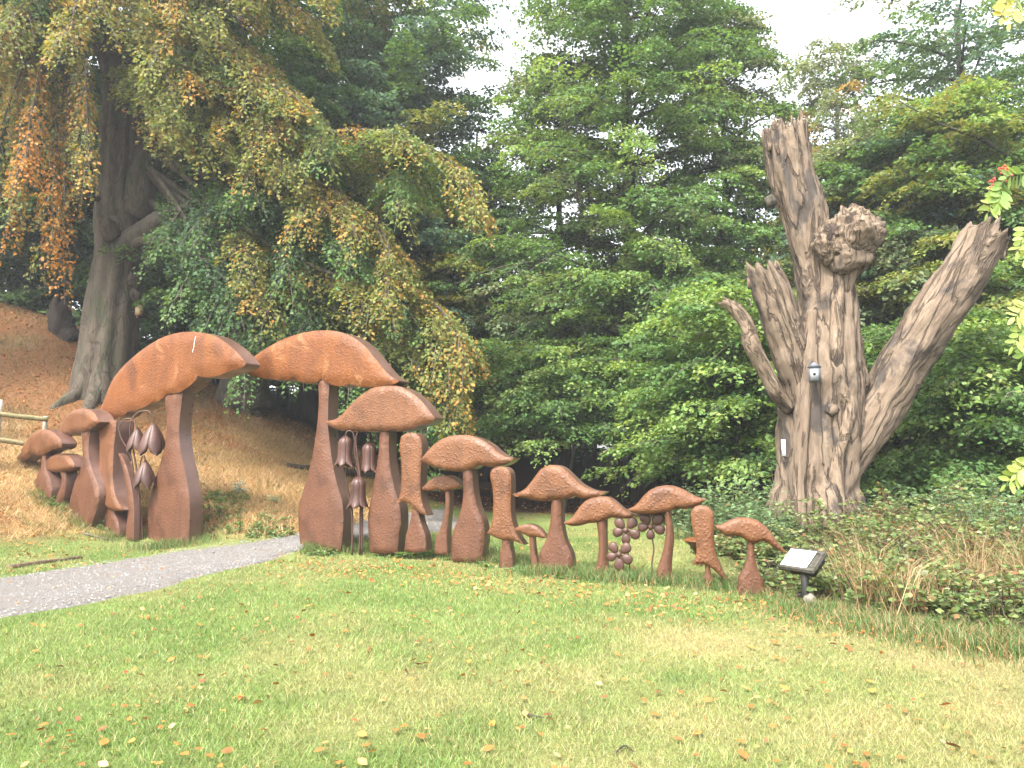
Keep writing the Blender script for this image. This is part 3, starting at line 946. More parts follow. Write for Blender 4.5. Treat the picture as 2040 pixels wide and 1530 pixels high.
# curved steel blade beside the bellflowers
a = math.radians(34)
Nn, U = np.array([-math.sin(a), -math.cos(a), 0.0]), np.array([math.cos(a), -math.sin(a), 0.0])
O = P(260, 1075, 16.4)
O[2] = float(zt(O[0], O[1]))
pts = []
for x, y in C1([(690, 830), (715, 850), (745, 920), (768, 1010), (782, 1100), (787, 1200), (784, 1345), (733, 1345), (747, 1200), (747, 1100), (736, 1010), (720, 930), (703, 870)]):
    r = ray(x, y)
    q = CAMP + r * (((O - CAMP) @ Nn) / (r @ Nn)) - O
    pts.append((q @ U, q[2]))
rt = empty('steel_leaf_blade', O, 'curved tusk-like steel leaf standing beside the left bellflowers', 'leaf sculpture')
plate('blade', pts, O, U, Nn, 0.12, 0.0, 0.03, M['rust_s'], rt, M['rust_e'], 0.06, 0.04)

# round-petalled flowers


def flower(label, cpx, petals, stem, d, yaw=20):
    a = math.radians(yaw)
    Nn, U = np.array([-math.sin(a), -math.cos(a), 0.0]), np.array([math.cos(a), -math.sin(a), 0.0])
    c = P(*cpx, d)
    rp = P(*stem[-1], d)
    rp[2] = float(zt(rp[0], rp[1]))
    root = empty('steel_flower', rp, label, 'flower sculpture', 'round-petalled steel flowers')
    s = [P(*q, d + .03) for q in stem]
    s[-1] = rp - np.array([0, 0, .05])
    V, F = tube(spline(s, 20), 0.011, 7)
    mesh('stem', V - rp, F, M['rust_f'], root, smooth=True)

    def pillow(ctr, ax, hl, hw, ht, egg=0.0):
        by = np.cross(Nn, ax)
        n1, n2 = 9, 18
        th = np.linspace(0.0, math.pi, n1)
        ph = np.linspace(0, 2 * math.pi, n2, endpoint=False)
        V = np.array([ctr + ax * hl * math.cos(p) * math.sin(t) + by * hw * (1 + egg * math.cos(p)) * math.sin(p) * math.sin(t) + Nn * ht * math.cos(t) for t in th for p in ph])
        i, j = np.arange(n1 - 1)[:, None] * n2, np.arange(n2)[None]
        k = (j + 1) % n2
        return V, [np.stack([i + j, i + n2 + j, i + n2 + k, i + k], -1).reshape(-1, 4)]
    for p in petals:
        q = P(*p, d)
        v = q - c
        v = v - Nn * (v @ Nn)
        L = np.linalg.norm(v)
        V, F = pillow(c + v * 1.0, v / L, L * 0.70, L * 0.57, 0.032, 0.2)
        mesh('petal', V - rp, F, M['rust_f'], root, smooth=True)
    V, F = pillow(c + Nn * 0.02, U, 0.045, 0.045, 0.035)
    mesh('centre', V - rp, F, M['rust_f'], root, smooth=True)


flower('upper left steel flower with five round petals, touching the upswept cap', C4([(263, 613)])[0], C4([(212, 562), (312, 558), (197, 630), (332, 640), (262, 678)]), C4([(262, 700), (272, 760), (290, 860), (293, 975)]), 11.55)
flower('upper right steel flower with five round petals, under the whale-shaped cap', C4([(458, 585)])[0], C4([(412, 523), (515, 525), (392, 592), (527, 605), (455, 645)]), C4([(458, 640), (470, 690), (480, 770), (466, 880), (478, 992)]), 11.4)
flower('lowest steel flower with five round petals, close above the grass', C4([(210, 803)])[0], C4([(163, 752), (264, 755), (148, 822), (274, 836), (210, 877)]), C4([(215, 760), (214, 850), (203, 915), (190, 957)]), 11.5)

# funnel mushroom half hidden behind the bell cap
c = P(1394, 1122, 12.6)
c[2] = float(zt(c[0], c[1]))
r = 30 / FPX * 12.6
hh = P(1394, 1077, 12.6)[2] - c[2]
rt = empty('steel_mushroom', c, 'small funnel mushroom with an orange top peeping from behind the bell cap', 'mushroom sculpture', 'rusty steel mushrooms in a row')
V, F = lathe([(r * .22, 0.0), (r * .2, hh * .25), (r * .3, hh * .5), (r * .62, hh * .8), (r, hh)], 28, np.zeros(3))
mesh('stem', V, F, M['rust_s'], rt, smooth=True)
V, F = lathe([(r * 1.02, hh * .99), (r * 1.0, hh * 1.03), (r * .7, hh * 1.10), (r * .3, hh * 1.14), (0.002, hh * 1.15)], 28, np.zeros(3))
mesh('cap', V, F, M['rust_o'], rt, smooth=True)

# ------------------------------------------------------------------ information board
g = NG('weathered_post')
v = g.coord((9, 9, 2))
n1 = g.noise(v, 2, 5, .65)
M['post'] = g.fin(g.mix(n1, (0.006, 0.006, 0.006), (0.02, 0.019, 0.017)), 0.7, 0.4, g.bump(n1, .4, .01))
g = NG('mossy_timber')
v = g.coord((3, 14, 14))
n1 = g.noise(v, 2, 5, .65)
M['tray'] = g.fin(g.mix(g.ramp(n1, [(.35, 0.0), (.65, 1.0)]), (0.03, 0.027, 0.021), (0.075, 0.068, 0.052)), 0.8, 0.35, g.bump(n1, .5, .01))
g = NG('blank_panel')
n1 = g.noise(g.coord(), 14, 4)
M['panel'] = g.fin(g.mix(n1, (0.80, 0.81, 0.84), (0.88, 0.88, 0.89)), 0.45, 0.4)
base = P(1604, 1215, 9.05)
base[2] = float(zt(base[0], base[1]))
rt = empty('information_board', base, 'low timber lectern board on a black post with a blank white panel', 'information board')
A, B = P(1549, 1127, 9.22), P(1619, 1137, 8.86)
_hd = norm(np.array([-(B - A)[1], (B - A)[0], 0.0]))
D_ = A + _hd * .27 + ZA * .20
C_ = B + _hd * .27 + ZA * .20
ctr = (A + B + C_ + D_) / 4
ax, ay = norm((B + C_ - A - D_) / 2), None
ay = (C_ + D_ - A - B) / 2
ay = norm(ay - ax * (ay @ ax))
az = np.cross(ax, ay)
hx, hy = np.linalg.norm(B - A) / 2, np.linalg.norm(D_ - A) / 2
ctr = ctr - az * 0.03
V, F = boxv(ctr - az * .012, ax, ay, az, hx, hy, .02)
tray = mesh('tray', V - base, F, M['tray'], rt)
for sx, sy, lx, ly in ((0, -1, hx, .022), (0, 1, hx, .022), (1, 0, .022, hy - .045)):
    V, F = boxv(ctr + ax * sx * (hx - .022) + ay * sy * (hy - .022) + az * .016, ax, ay, az, lx, ly, .010)
    mesh('rim', V - base, F, M['tray'], tray)
V, F = boxv(ctr - ax * .035 + az * .030, ax, ay, az, hx * .74, hy * .82, .004)
mesh('panel', V - base, F, M['panel'], rt)
V, F = boxv(ctr + ax * .04 - az * .065, ax, ay, az, hx * .7, hy * .8, .034)
mesh('bracket', V - base, F, M['post'], rt)
top = ctr - az * .07 + ax * .03
pc = (top + base) / 2
bx = np.array([base[0] + .01, base[1], base[2] - .1])
V, F = tube(np.array([bx, (bx + [top[0] * .0 + 0, 0, .3]), [bx[0], bx[1], top[2]]]), .045, 4)
mesh('post', V - base, F, M['post'], rt)
V, F = lathe([(.001, 0), (.022, .004), (.026, .014), (.012, .022), (.010, .05)], 10, bx + np.array([-.095, -.03, .27]), np.array([1, 0.2, 0]))
mesh('bolt', V - base, F, M['post'], rt, smooth=True)


def rock(name, c, r, seed, mat, squash=.7, nr=8, ns=12):
    th = np.linspace(0, math.pi, nr)
    ph = np.linspace(0, 2 * math.pi, ns, endpoint=False)
    V = []
    for t in th:
        for p in ph:
            q = np.array([math.sin(t) * math.cos(p), math.sin(t) * math.sin(p), math.cos(t)])
            k = 1 + .35 * mnoise.noise(Vector(q * 1.4) + Vector((seed, 0, 0)))
            V.append(q * r * k * np.array([1, 1, squash]))
    i, j = np.arange(nr - 1)[:, None] * ns, np.arange(ns)[None]
    k = (j + 1) % ns
    return mesh(name, np.array(V) + c, [np.stack([i + j, i + ns + j, i + ns + k, i + k], -1).reshape(-1, 4)], mat, origin=c, smooth=True)


g = NG('pale_stone')
n1 = g.noise(g.coord(), 12, 5, .7)
M['stone'] = g.fin(g.mix(g.ramp(n1, [(.4, 0.0), (.65, 1.0)]), (0.17, 0.155, 0.125), (0.09, 0.07, 0.045)), 0.9, 0.2, g.bump(n1, .6, .02))
c = P(1614, 1198, 8.95)
tag(rock('stone', c, .075, 3.0, M['stone'], 1.15), 'pale mossy stone at the foot of the black board post', 'stone')

# ------------------------------------------------------------------ the dead beech trunk
def ndisp(amp, fr, seed, flutes=0, famp=0.0, along=2.0, twist=0.6):
    """radius factor from fluting and lumps"""
    def f(s, a, path):
        out = np.ones_like(s)
        if flutes:
            ph = a * flutes + twist * s * 6 + 1.3 * np.sin(a * 2 + seed)
            out += famp * (np.abs(np.sin(ph / 2 + 0.5 * np.sin(s * 9 + seed))) - .6)
        for i in range(s.shape[0]):
            for j in range(s.shape[1]):
                q = Vector((math.cos(a[i, j]) * fr, math.sin(a[i, j]) * fr, s[i, j] * along * fr)) + Vector((seed * 3.1, 0, 0))
                out[i, j] += amp * mnoise.noise(q) + amp * .45 * mnoise.noise(q * 2.7) + amp * .25 * mnoise.noise(q * 6.1)
        return out
    return f


def limb(name, pts, d, n, seg, mat, parent, origin, disp=None, jag=0.0, seed=0, dd=0.0):
    """pts rows (px, py, half-width px[, depth offset]); the object's own z axis runs along the limb, for the grain"""
    q = [tuple(p) + (0.0,) * (4 - len(p)) for p in pts]
    c = np.array([P(a, b, d + e) for a, b, w, e in q])
    r = np.array([w / FPX * (d + e) for a, b, w, e in q])
    cs = spline(np.column_stack([c, r]), n)
    V, F = tube(cs[:, :3], cs[:, 3], seg, True, disp, jag, seed)
    zz = norm(cs[-1, :3] - cs[0, :3])
    xx = norm(np.cross([0, 1, 0.0], zz))
    R = np.stack([xx, np.cross(zz, xx), zz], 1)
    o = mesh(name, (V - cs[0, :3]) @ R, F, mat, parent, smooth=True)
    o.location = cs[0, :3] - origin
    from mathutils import Matrix
    o.rotation_euler = Matrix(R.tolist()).to_euler()
    return o


DS = 14.5
sb = P(1626, 1062, DS)
stump = empty('dead_tree', sb, 'huge bare dead trunk with snapped limbs and a round burr', 'dead tree')
limb('trunk', [(1626, 1085, 108), (1626, 1050, 96), (1628, 1000, 82), (1629, 950, 76), (1634, 880, 77), (1636, 810, 78), (1638, 750, 76), (1643, 690, 68), (1647, 630, 57), (1645, 590, 53), (1634, 545, 50), (1622, 500, 43), (1608, 450, 43), (1593, 400, 44), (1578, 350, 45), (1568, 305, 44), (1563, 262, 42)],
     DS, 150, 88, M['deadwood'], stump, sb, ndisp(.15, 2.0, 2.0, 9, .10, 6, .15), 0.42, 5)
limb('limb', [(1655, 980, 26, -.25), (1690, 915, 34, -.2), (1722, 862, 40, -.15), (1752, 812, 44, -.1), (1783, 755, 47, -.15), (1812, 700, 47, -.2), (1855, 638, 48, -.3), (1898, 577, 46, -.4), (1935, 517, 43, -.5), (1966, 462, 42, -.55)],
     DS, 100, 56, M['deadwood'], stump, sb, ndisp(.14, 1.9, 6.0, 5, .07, 5, .1), 0.34, 8)
limb('limb', [(1612, 800, 40, -.1), (1595, 745, 42, -.2), (1575, 690, 39, -.25), (1558, 640, 38, -.3), (1541, 585, 37, -.35), (1521, 535, 33, -.4)],
     DS, 54, 40, M['deadwood'], stump, sb, ndisp(.14, 1.9, 9.0, 5, .07, 4, .1), 0.30, 12)
limb('branch_stub', [(1572, 815, 13, -.2), (1548, 785, 15, -.35), (1533, 755, 15, -.4), (1518, 725, 16, -.45), (1503, 697, 17, -.5), (1494, 668, 15, -.5), (1484, 640, 14, -.5), (1464, 615, 13, -.5), (1440, 600, 9, -.5)],
     DS, 56, 20, M['deadpale'], stump, sb, ndisp(.20, 1.3, 4.0, 3, .1, 6, .2), 0.16, 15)
limb('root_ridge', [(1672, 1050, 17, -.70), (1666, 960, 15, -.66), (1665, 912, 14, -.64), (1677, 878, 14, -.64), (1688, 835, 15, -.66), (1692, 808, 15, -.66), (1680, 786, 14, -.68), (1668, 750, 13, -.68), (1666, 700, 14, -.64), (1667, 640, 13, -.56), (1669, 585, 13, -.50), (1672, 545, 12, -.45)],
     DS, 80, 18, M['deadpale'], stump, sb, ndisp(.12, 1.3, 7.0, 3, .05, 8, .2))
limb('root_ridge', [(1696, 1050, 17, -.40), (1690, 980, 14, -.36), (1697, 910, 13, -.36), (1706, 850, 13, -.36), (1709, 790, 13, -.36), (1703, 720, 14, -.34), (1700, 650, 14, -.30), (1692, 585, 14, -.25), (1684, 545, 12, -.25)],
     DS, 70, 18, M['deadwood'], stump, sb, ndisp(.12, 1.3, 8.0, 3, .05, 8, .2))
limb('root_ridge', [(1588, 1060, 22, -.60), (1592, 980, 15, -.58), (1597, 900, 13, -.57), (1605, 800, 12, -.57), (1613, 700, 12, -.52), (1618, 620, 10, -.40)],
     DS, 60, 18, M['deadwood'], stump, sb, ndisp(.12, 1.3, 9.5, 3, .05, 8, .2))


def lump(name, c, rx, rz, seed, mat, parent, origin, rough=.25, up=0.35, n1=40, n2=56):
    th = np.linspace(0.02, math.pi - .02, n1)
    ph = np.linspace(0, 2 * math.pi, n2, endpoint=False)
    V = np.zeros((n1, n2, 3))
    for i, t in enumerate(th):
        for j, p in enumerate(ph):
            q = np.array([math.sin(t) * math.cos(p), math.sin(t) * math.sin(p), math.cos(t)])
            v = Vector(q * 3.2) + Vector((seed, 1, 2))
            k = 1 + rough * (.8 * mnoise.noise(Vector(q * 1.3) + Vector((seed, 0, 0))))
            cell = mnoise.voronoi(v)[0]
            k += rough * 1.0 * (cell[1] - cell[0]) * (1.0 if q[2] > -.2 else .45) + up * max(0, q[2]) ** 3 * mnoise.noise(v * 1.7)
            V[i, j] = q * k * np.array([rx, rx, rz])
    i, j = np.arange(n1 - 1)[:, None] * n2, np.arange(n2)[None]
    k = (j + 1) % n2
    return mesh(name, V.reshape(-1, 3) + (c - origin), [np.stack([i + j, i + n2 + j, i + n2 + k, i + k], -1).reshape(-1, 4)], mat, parent)


px = DS / FPX
lump('burr', P(1699, 468, DS - .45), 54 * px, 47 * px, 1.0, M['deadpale'], stump, sb, .34, .35)
lump('burr', P(1654, 487, DS - .5), 30 * px, 36 * px, 5.0, M['deadpale'], stump, sb, .40, .4, 30, 40)
limb('burr_neck', [(1684, 600, 12, -.35), (1683, 560, 20, -.40), (1690, 520, 34, -.42), (1697, 490, 44, -.43)], DS, 24, 32, M['deadwood'], stump, sb, ndisp(.12, 1.5, 3.0, 5, .08, 3, .1))
lump('burr', P(1688, 512, DS - .42), 42 * px, 42 * px, 9.0, M['deadwood'], stump, sb, .35, .1, 30, 40)
lump('knot', P(1656, 817, DS - .70), 12 * px, 11 * px, 8.0, M['deadwood'], stump, sb, .25, .2, 16, 22)
lump('knot', P(1536, 402, DS - .1), 11 * px, 13 * px, 3.0, M['bark'], stump, sb, .4, .2, 16, 22)
lump('knot', P(1803, 795, DS - .2), 11 * px, 11 * px, 11.0, M['bark'], stump, sb, .4, .2, 16, 22)
# splinters standing on the broken ends
rs = np.random.default_rng(4)
for (cx, cy, hw, n_, tilt, hgt) in ((1563, 262, 40, 13, -.15, .42), (1966, 462, 38, 10, .5, .30), (1520, 535, 30, 9, -.3, .26)):
    for k in range(n_):
        s = (k + .5) / n_ * 2 - 1
        wd_ = hw * (.12 + .10 * rs.random())
        xx, yy = cx + s * hw * .92, cy + abs(s) * 4 + (20 if tilt < .2 else 22 + s * 16)
        h_ = hgt / px * (.35 + .75 * rs.random())
        dz = -.34 + .5 * rs.random()
        limb('splinter', [(xx, yy + 16, wd_, dz), (xx + tilt * h_ * .4, yy - h_ * .35, wd_ * .9, dz), (xx + tilt * h_ * .9, yy - h_ * .85, wd_ * .35, dz)], DS, 7, 6, M['deadpale'], stump, sb, ndisp(.2, 1.2, k + 1.0), .05, k)

# bird box
g = NG('grey_box')
n1 = g.noise(g.coord((6, 6, 2)), 6, 4)
M['greybox'] = g.fin(g.mix(n1, (0.055, 0.06, 0.07), (0.11, 0.12, 0.14)), 0.6, 0.4)
g = NG('pale_box_front')
M['boxfront'] = g.fin((0.19, 0.20, 0.205), 0.6, 0.4)
g = NG('dark_hole')
M['hole'] = g.fin((0.01, 0.01, 0.01), 0.9, 0.1)
g = NG('tan_wood')
n1 = g.noise(g.coord((6, 6, 1)), 6, 4)
M['tanwood'] = g.fin(g.mix(n1, (0.26, 0.18, 0.10), (0.36, 0.26, 0.15)), 0.8, 0.3)


def birdbox(label, cpx, d, w, h, dep, yaw, body, front, two=True):
    a = math.radians(yaw)
    n_ = np.array([-math.sin(a), -math.cos(a), 0.0])
    u = np.array([math.cos(a), -math.sin(a), 0.0])
    c = P(*cpx, d)
    rt = empty('bird_box', c - ZA * h / 2, label, 'bird box')
    o = c - ZA * h / 2
    V, F = boxv(c, u, -n_, ZA, w / 2, dep / 2, h / 2)
    mesh('body', V - o, F, body, rt)
    V, F = boxv(c + n_ * (dep / 2 + .006) - ZA * h * .06, u, -n_, ZA, w * .36, .006, h * .38)
    fr = mesh('front_panel', V - o, F, front, rt)
    V, F = lathe([(.001, .0), (w * .13, .0)], 14, c + n_ * (dep / 2 + .0145) - ZA * h * .02, n_)
    mesh('entrance_hole', V - o, F, M['hole'], fr)
    rz = h / 2
    ov = .02
    pts = np.array([c + u * s * (w / 2 + ov) + n_ * q * (dep / 2 + ov) + ZA * (rz - .01) for s in (-1, 1) for q in (-1, 1)] + [c + n_ * q * (dep / 2 + ov) + ZA * (rz + w * .42) for q in (-1, 1)])
    F4 = np.array([[0, 1, 5, 4], [3, 2, 4, 5], [0, 2, 3, 1]])
    mesh('roof', pts - o, [F4, np.array([[1, 3, 5], [2, 0, 4]])], body, rt)
    V, F = boxv(c - n_ * (dep / 2 + .012), u, -n_, ZA, w * .14, .012, h * .75)
    mesh('hanger', V - o, F, body, rt)


birdbox('small grey gabled bird box fixed to the big dead trunk', (1623, 746), DS - .93, .19, .27, .18, 24, M['greybox'], M['boxfront'])
birdbox('tan wooden nest box on the right side of the great leaning beech', (277, 620), 23.1, .16, .24, .2, -50, M['tanwood'], M['tanwood'])
c = P(1561, 892, DS - .35)
V, F = boxv(c, np.array([.75, -.66, 0]), np.array([.66, .75, 0]), ZA, .035, .006, .15)
g = NG('white_plate')
n1 = g.noise(g.coord(), 20, 3)
g.fin(g.mix(n1, (0.62, 0.66, 0.68), (0.78, 0.8, 0.8)), .4)
tag(mesh('marker_plate', V, F, g.m, origin=c), 'narrow white marker plate nailed to the edge of the dead trunk', 'plate')

# ------------------------------------------------------------------ rustic fence, logs, sticks
g = NG('mossy_rail')
n1 = g.noise(g.coord((2, 2, 2)), 5, 5, .65)
M['rail'] = g.fin(g.mix(g.ramp(n1, [(.35, 0.0), (.65, 1.0)]), (0.13, 0.13, 0.055), (0.26, 0.21, 0.12)), .85, .25, g.bump(n1, .5, .02))
g = NG('grey_post')
n1 = g.noise(g.coord((7, 7, 1)), 3, 5, .65)
M['gpost'] = g.fin(g.mix(g.ramp(n1, [(.35, 0.0), (.65, 1.0)]), (0.24, 0.21, 0.16), (0.42, 0.39, 0.33)), .85, .25, g.bump(n1, .4, .02))
fb = P(90, 880, 19.2)
fb[2] = float(zt(fb[0], fb[1]))
fence = empty('rail_fence', fb, 'weathered timber post and rail fence on the bank', 'fence')
for (x, y0, y1, d) in ((91, 829, 900, 19.2), (1, 796, 880, 18.5), (-110, 760, 870, 17.8)):
    t = P(x, y0, d)
    b = np.array([t[0], t[1], float(zt(t[0], t[1])) - .15])
    if b[2] > t[2] - .3:
        b[2] = t[2] - .7
    V, F = tube(spline([b, (b + t) / 2, t], 6), .052, 8, disp=None)
    mesh('post', V - fb, F, M['gpost'], fence, smooth=False)
for pts in ([(-115, 807, 17.72), (0, 825, 18.42), (95, 836, 19.12)], [(-115, 857, 17.72), (0, 876, 18.42), (60, 886, 18.87), (95, 893, 19.12)]):
    V, F = tube(spline([P(*q) for q in pts], 16), .058, 10, True, ndisp(.08, 1.2, 3.0))
    mesh('rail', V - fb, F, M['rail'], fence, smooth=True)


def log(name, label, cat, pts, rad, mat, seg=10, dz=.6, amp=.2, seed=1.0):
    q = []
    for x, y in pts:
        w = ground_at(x, y)
        w[2] += rad * dz
        q.append(w)
    n_ = max(8, len(q) * 6)
    V, F = tube(spline(q, n_), rad * (1 - .35 * np.linspace(0, 1, n_)), seg, True, ndisp(amp, 1.3, seed, along=5), rad * .4, int(seed))
    return tag(mesh(name, V, F, mat, origin=q[0], smooth=True), label, cat)


M['tanlog'] = bark_mat('old_log', (0.11, 0.075, 0.045), (0.19, 0.14, 0.09), (0.09, 0.06, 0.035), 9, 9, .6, .02)
log('fallen_log', 'dark fallen log behind the bellflowers under the broad mushroom', 'log', [(655, 948), (690, 951), (745, 956)], .17, M['bark'], 12, .8, .3, 2.0)
log('fallen_branch', 'forked dark branch lying behind the tallest mushroom stem', 'branch', [(640, 940), (600, 936), (572, 932)], .09, M['bark'], 8, .8, .3, 5.0)
log('fallen_log', 'short dark log lying between two bell-capped mushrooms', 'log', [(770, 965), (806, 976)], .10, M['bark'], 10, .8, .25, 4.0)
log('fallen_log', 'small black log behind the slim-stemmed little mushroom', 'log', [(890, 986), (914, 987)], .11, M['bark'], 10, .8, .25, 6.0)
log('edging_log', 'half-buried brown log edging the left side of the path', 'log', [(20, 1133), (90, 1122), (162, 1112)], .06, M['tanlog'], 8, .15, .2, 3.0)
log('stick', 'bare brown stick lying below the tall narrow bell-capped mushroom', 'stick', [(166, 1066), (190, 1072), (214, 1078)], .022, M['twig'], 6, 1.4, .2, 8.0)
log('stick', 'thin dark twig lying on the lawn in front', 'stick', [(1040, 1426), (1060, 1433), (1082, 1440)], .007, M['bark'], 5, 3.5, .2, 9.0)
log('stick', 'crooked dark twig lying on the right of the lawn', 'stick', [(1228, 1506), (1245, 1499), (1262, 1510)], .006, M['bark'], 5, 3.5, .2, 10.0)
# (end of logs)
# rotten snag on the crest left of the beech
c = P(150, 668, 27.0)
c[2] = float(zt(c[0], c[1])) - .2
tp = P(122, 606, 27.0)
V, F = tube(spline([c, c * .6 + tp * .4 + np.array([-.25, 0, 0]), tp], 16), np.linspace(.50, .30, 16), 20, True, ndisp(.35, 1.8, 3.3, 4, .15, 3), .6, 3)
M['rotten'] = bark_mat('rotten_wood', (0.018, 0.013, 0.010), (0.040, 0.029, 0.020), (0.025, 0.02, 0.015), 6, 1.5, 1.0, .05, .6)
tag(mesh('rotten_snag', V, F, M['rotten'], origin=c, smooth=True), 'leaning rotten black snag on the crest left of the great beech', 'snag')

# ------------------------------------------------------------------ trees
GRN = np.array([(0.0569, 0.11, 0.0364), (0.0796, 0.1498, 0.0445), (0.1138, 0.191, 0.0567)])
BRI = np.array([(0.1013, 0.184, 0.0507), (0.1566, 0.2428, 0.0683), (0.2302, 0.3017, 0.0878)])
DRK = np.array([(0.0301, 0.0685, 0.0328), (0.0469, 0.0942, 0.041), (0.0636, 0.117, 0.0491)])
OLV = np.array([(0.1053, 0.1558, 0.0408), (0.1512, 0.1808, 0.0456), (0.2228, 0.2006, 0.0504)])
ORG = np.array([(0.2185, 0.131, 0.0296), (0.3277, 0.154, 0.0296), (0.3933, 0.1824, 0.0342)])
PAL = np.array([(0.1062, 0.1549, 0.0776), (0.1417, 0.1859, 0.0949), (0.1983, 0.2169, 0.1035)])
BLU = np.array([(0.0536, 0.1137, 0.0878), (0.0764, 0.1405, 0.1072), (0.0993, 0.1673, 0.117)])
COP = np.array([(0.0988, 0.1495, 0.0396), (0.182, 0.182, 0.0456), (0.416, 0.2015, 0.0432)])
LEAFN = [0]


class Foliage:
    """collects leafy sprays for one crown"""
    def __init__(s):
        s.O, s.D, s.L, s.W, s.dr, s.pal, s.n, s.ls = [], [], [], [], [], [], [], []

    def spray(s, o, d, L, W, droop, pal, n, ls):
        s.O.append(o); s.D.append(d); s.L.append(L); s.W.append(W); s.dr.append(droop); s.pal.append(pal); s.n.append(n); s.ls.append(ls)

    def leaves(s, flat=.75, margin=260):
        O, D = np.array(s.O), norm(np.array(s.D))
        L, W, dr, n, ls = (np.array(q, float) for q in (s.L, s.W, s.dr, s.n, s.ls))
        tip = O + D * L[:, None]
        ax, ay = proj((O + tip) / 2)
        ok = (ax > -margin) & (ax < IW + margin) & (ay > -margin * 1.2) & ((O[:, 1] + tip[:, 1]) / 2 > 2)
        id_ = np.repeat(np.where(ok)[0], n[ok].astype(int))
        m = len(id_)
        LEAFN[0] += m
        if m == 0:
            return None
        pal = np.array(s.pal)[id_]
        o, d, l, w = O[id_], D[id_], L[id_], W[id_]
        up = np.array([0, 0, 1.0])
        sd = np.cross(d, up)
        bad = np.linalg.norm(sd, axis=1) < .2
        sd[bad] = np.stack([np.cos(id_[bad]), np.sin(id_[bad]), np.zeros(bad.sum())], -1)
        sd = norm(sd)
        nn = np.cross(sd, d)
        t = RNG.random(m) ** .75
        # leaves sit along side twigs
        k = RNG.integers(0, 7, m)
        tw = (k + .5) / 7
        sgn = np.where(RNG.random(m) < .5, -1, 1)
        q = RNG.random(m) ** .7
        wide = w * (1.05 - .75 * tw) * q
        t = np.clip(tw * .85 + q * .16 + RNG.normal(0, .03, m), 0, 1.08)
        pos = o + d * (l * t)[:, None] + sd * (sgn * wide + RNG.normal(0, .03, m))[:, None] + nn * (RNG.normal(0, .05, m) * l)[:, None]
        pos[:, 2] -= dr[id_] * l * (t ** 2 + .35 * q * q)
        a = norm(d * .6 + sd * (sgn * (.5 + .4 * RNG.random(m)))[:, None] + RNG.normal(0, .35, (m, 3)) - up * (.2 + dr[id_] * .5)[:, None])
        nr = norm(nn * flat + up * .3 + RNG.normal(0, .45, (m, 3)))
        b = norm(np.cross(nr, a))
        nr = np.cross(a, b)
        z = ls[id_] * 1.22 * (.7 + .6 * RNG.random(m))
        hl, hw = (z / 2)[:, None], (z * .36)[:, None]
        V = np.stack([pos - a * hl, pos + b * hw + nr * hw * .25 - a * hl * .1, pos + a * hl, pos - b * hw + nr * hw * .25 - a * hl * .1], 1).reshape(-1, 3)
        F = np.arange(4 * m).reshape(-1, 4)
        u = np.clip(RNG.random(m) * .55 + (RNG.random(len(O))[id_]) * .5, 0, .999) * 2
        i0 = u.astype(int)
        f = (u - i0)[:, None]
        j = np.arange(m)
        c = pal[j, i0] * (1 - f) + pal[j, np.minimum(i0 + 1, 2)] * f
        c = c * (.8 + .45 * RNG.random((m, 1))) * (1 + RNG.normal(0, .06, (m, 3)))
        return V, F, np.repeat(np.clip(c, .003, .9), 4, 0)


def qbez(a, b, c, n):
    t = np.linspace(0, 1, n)[:, None]
    return (1 - t) ** 2 * a + 2 * t * (1 - t) * b + t * t * c


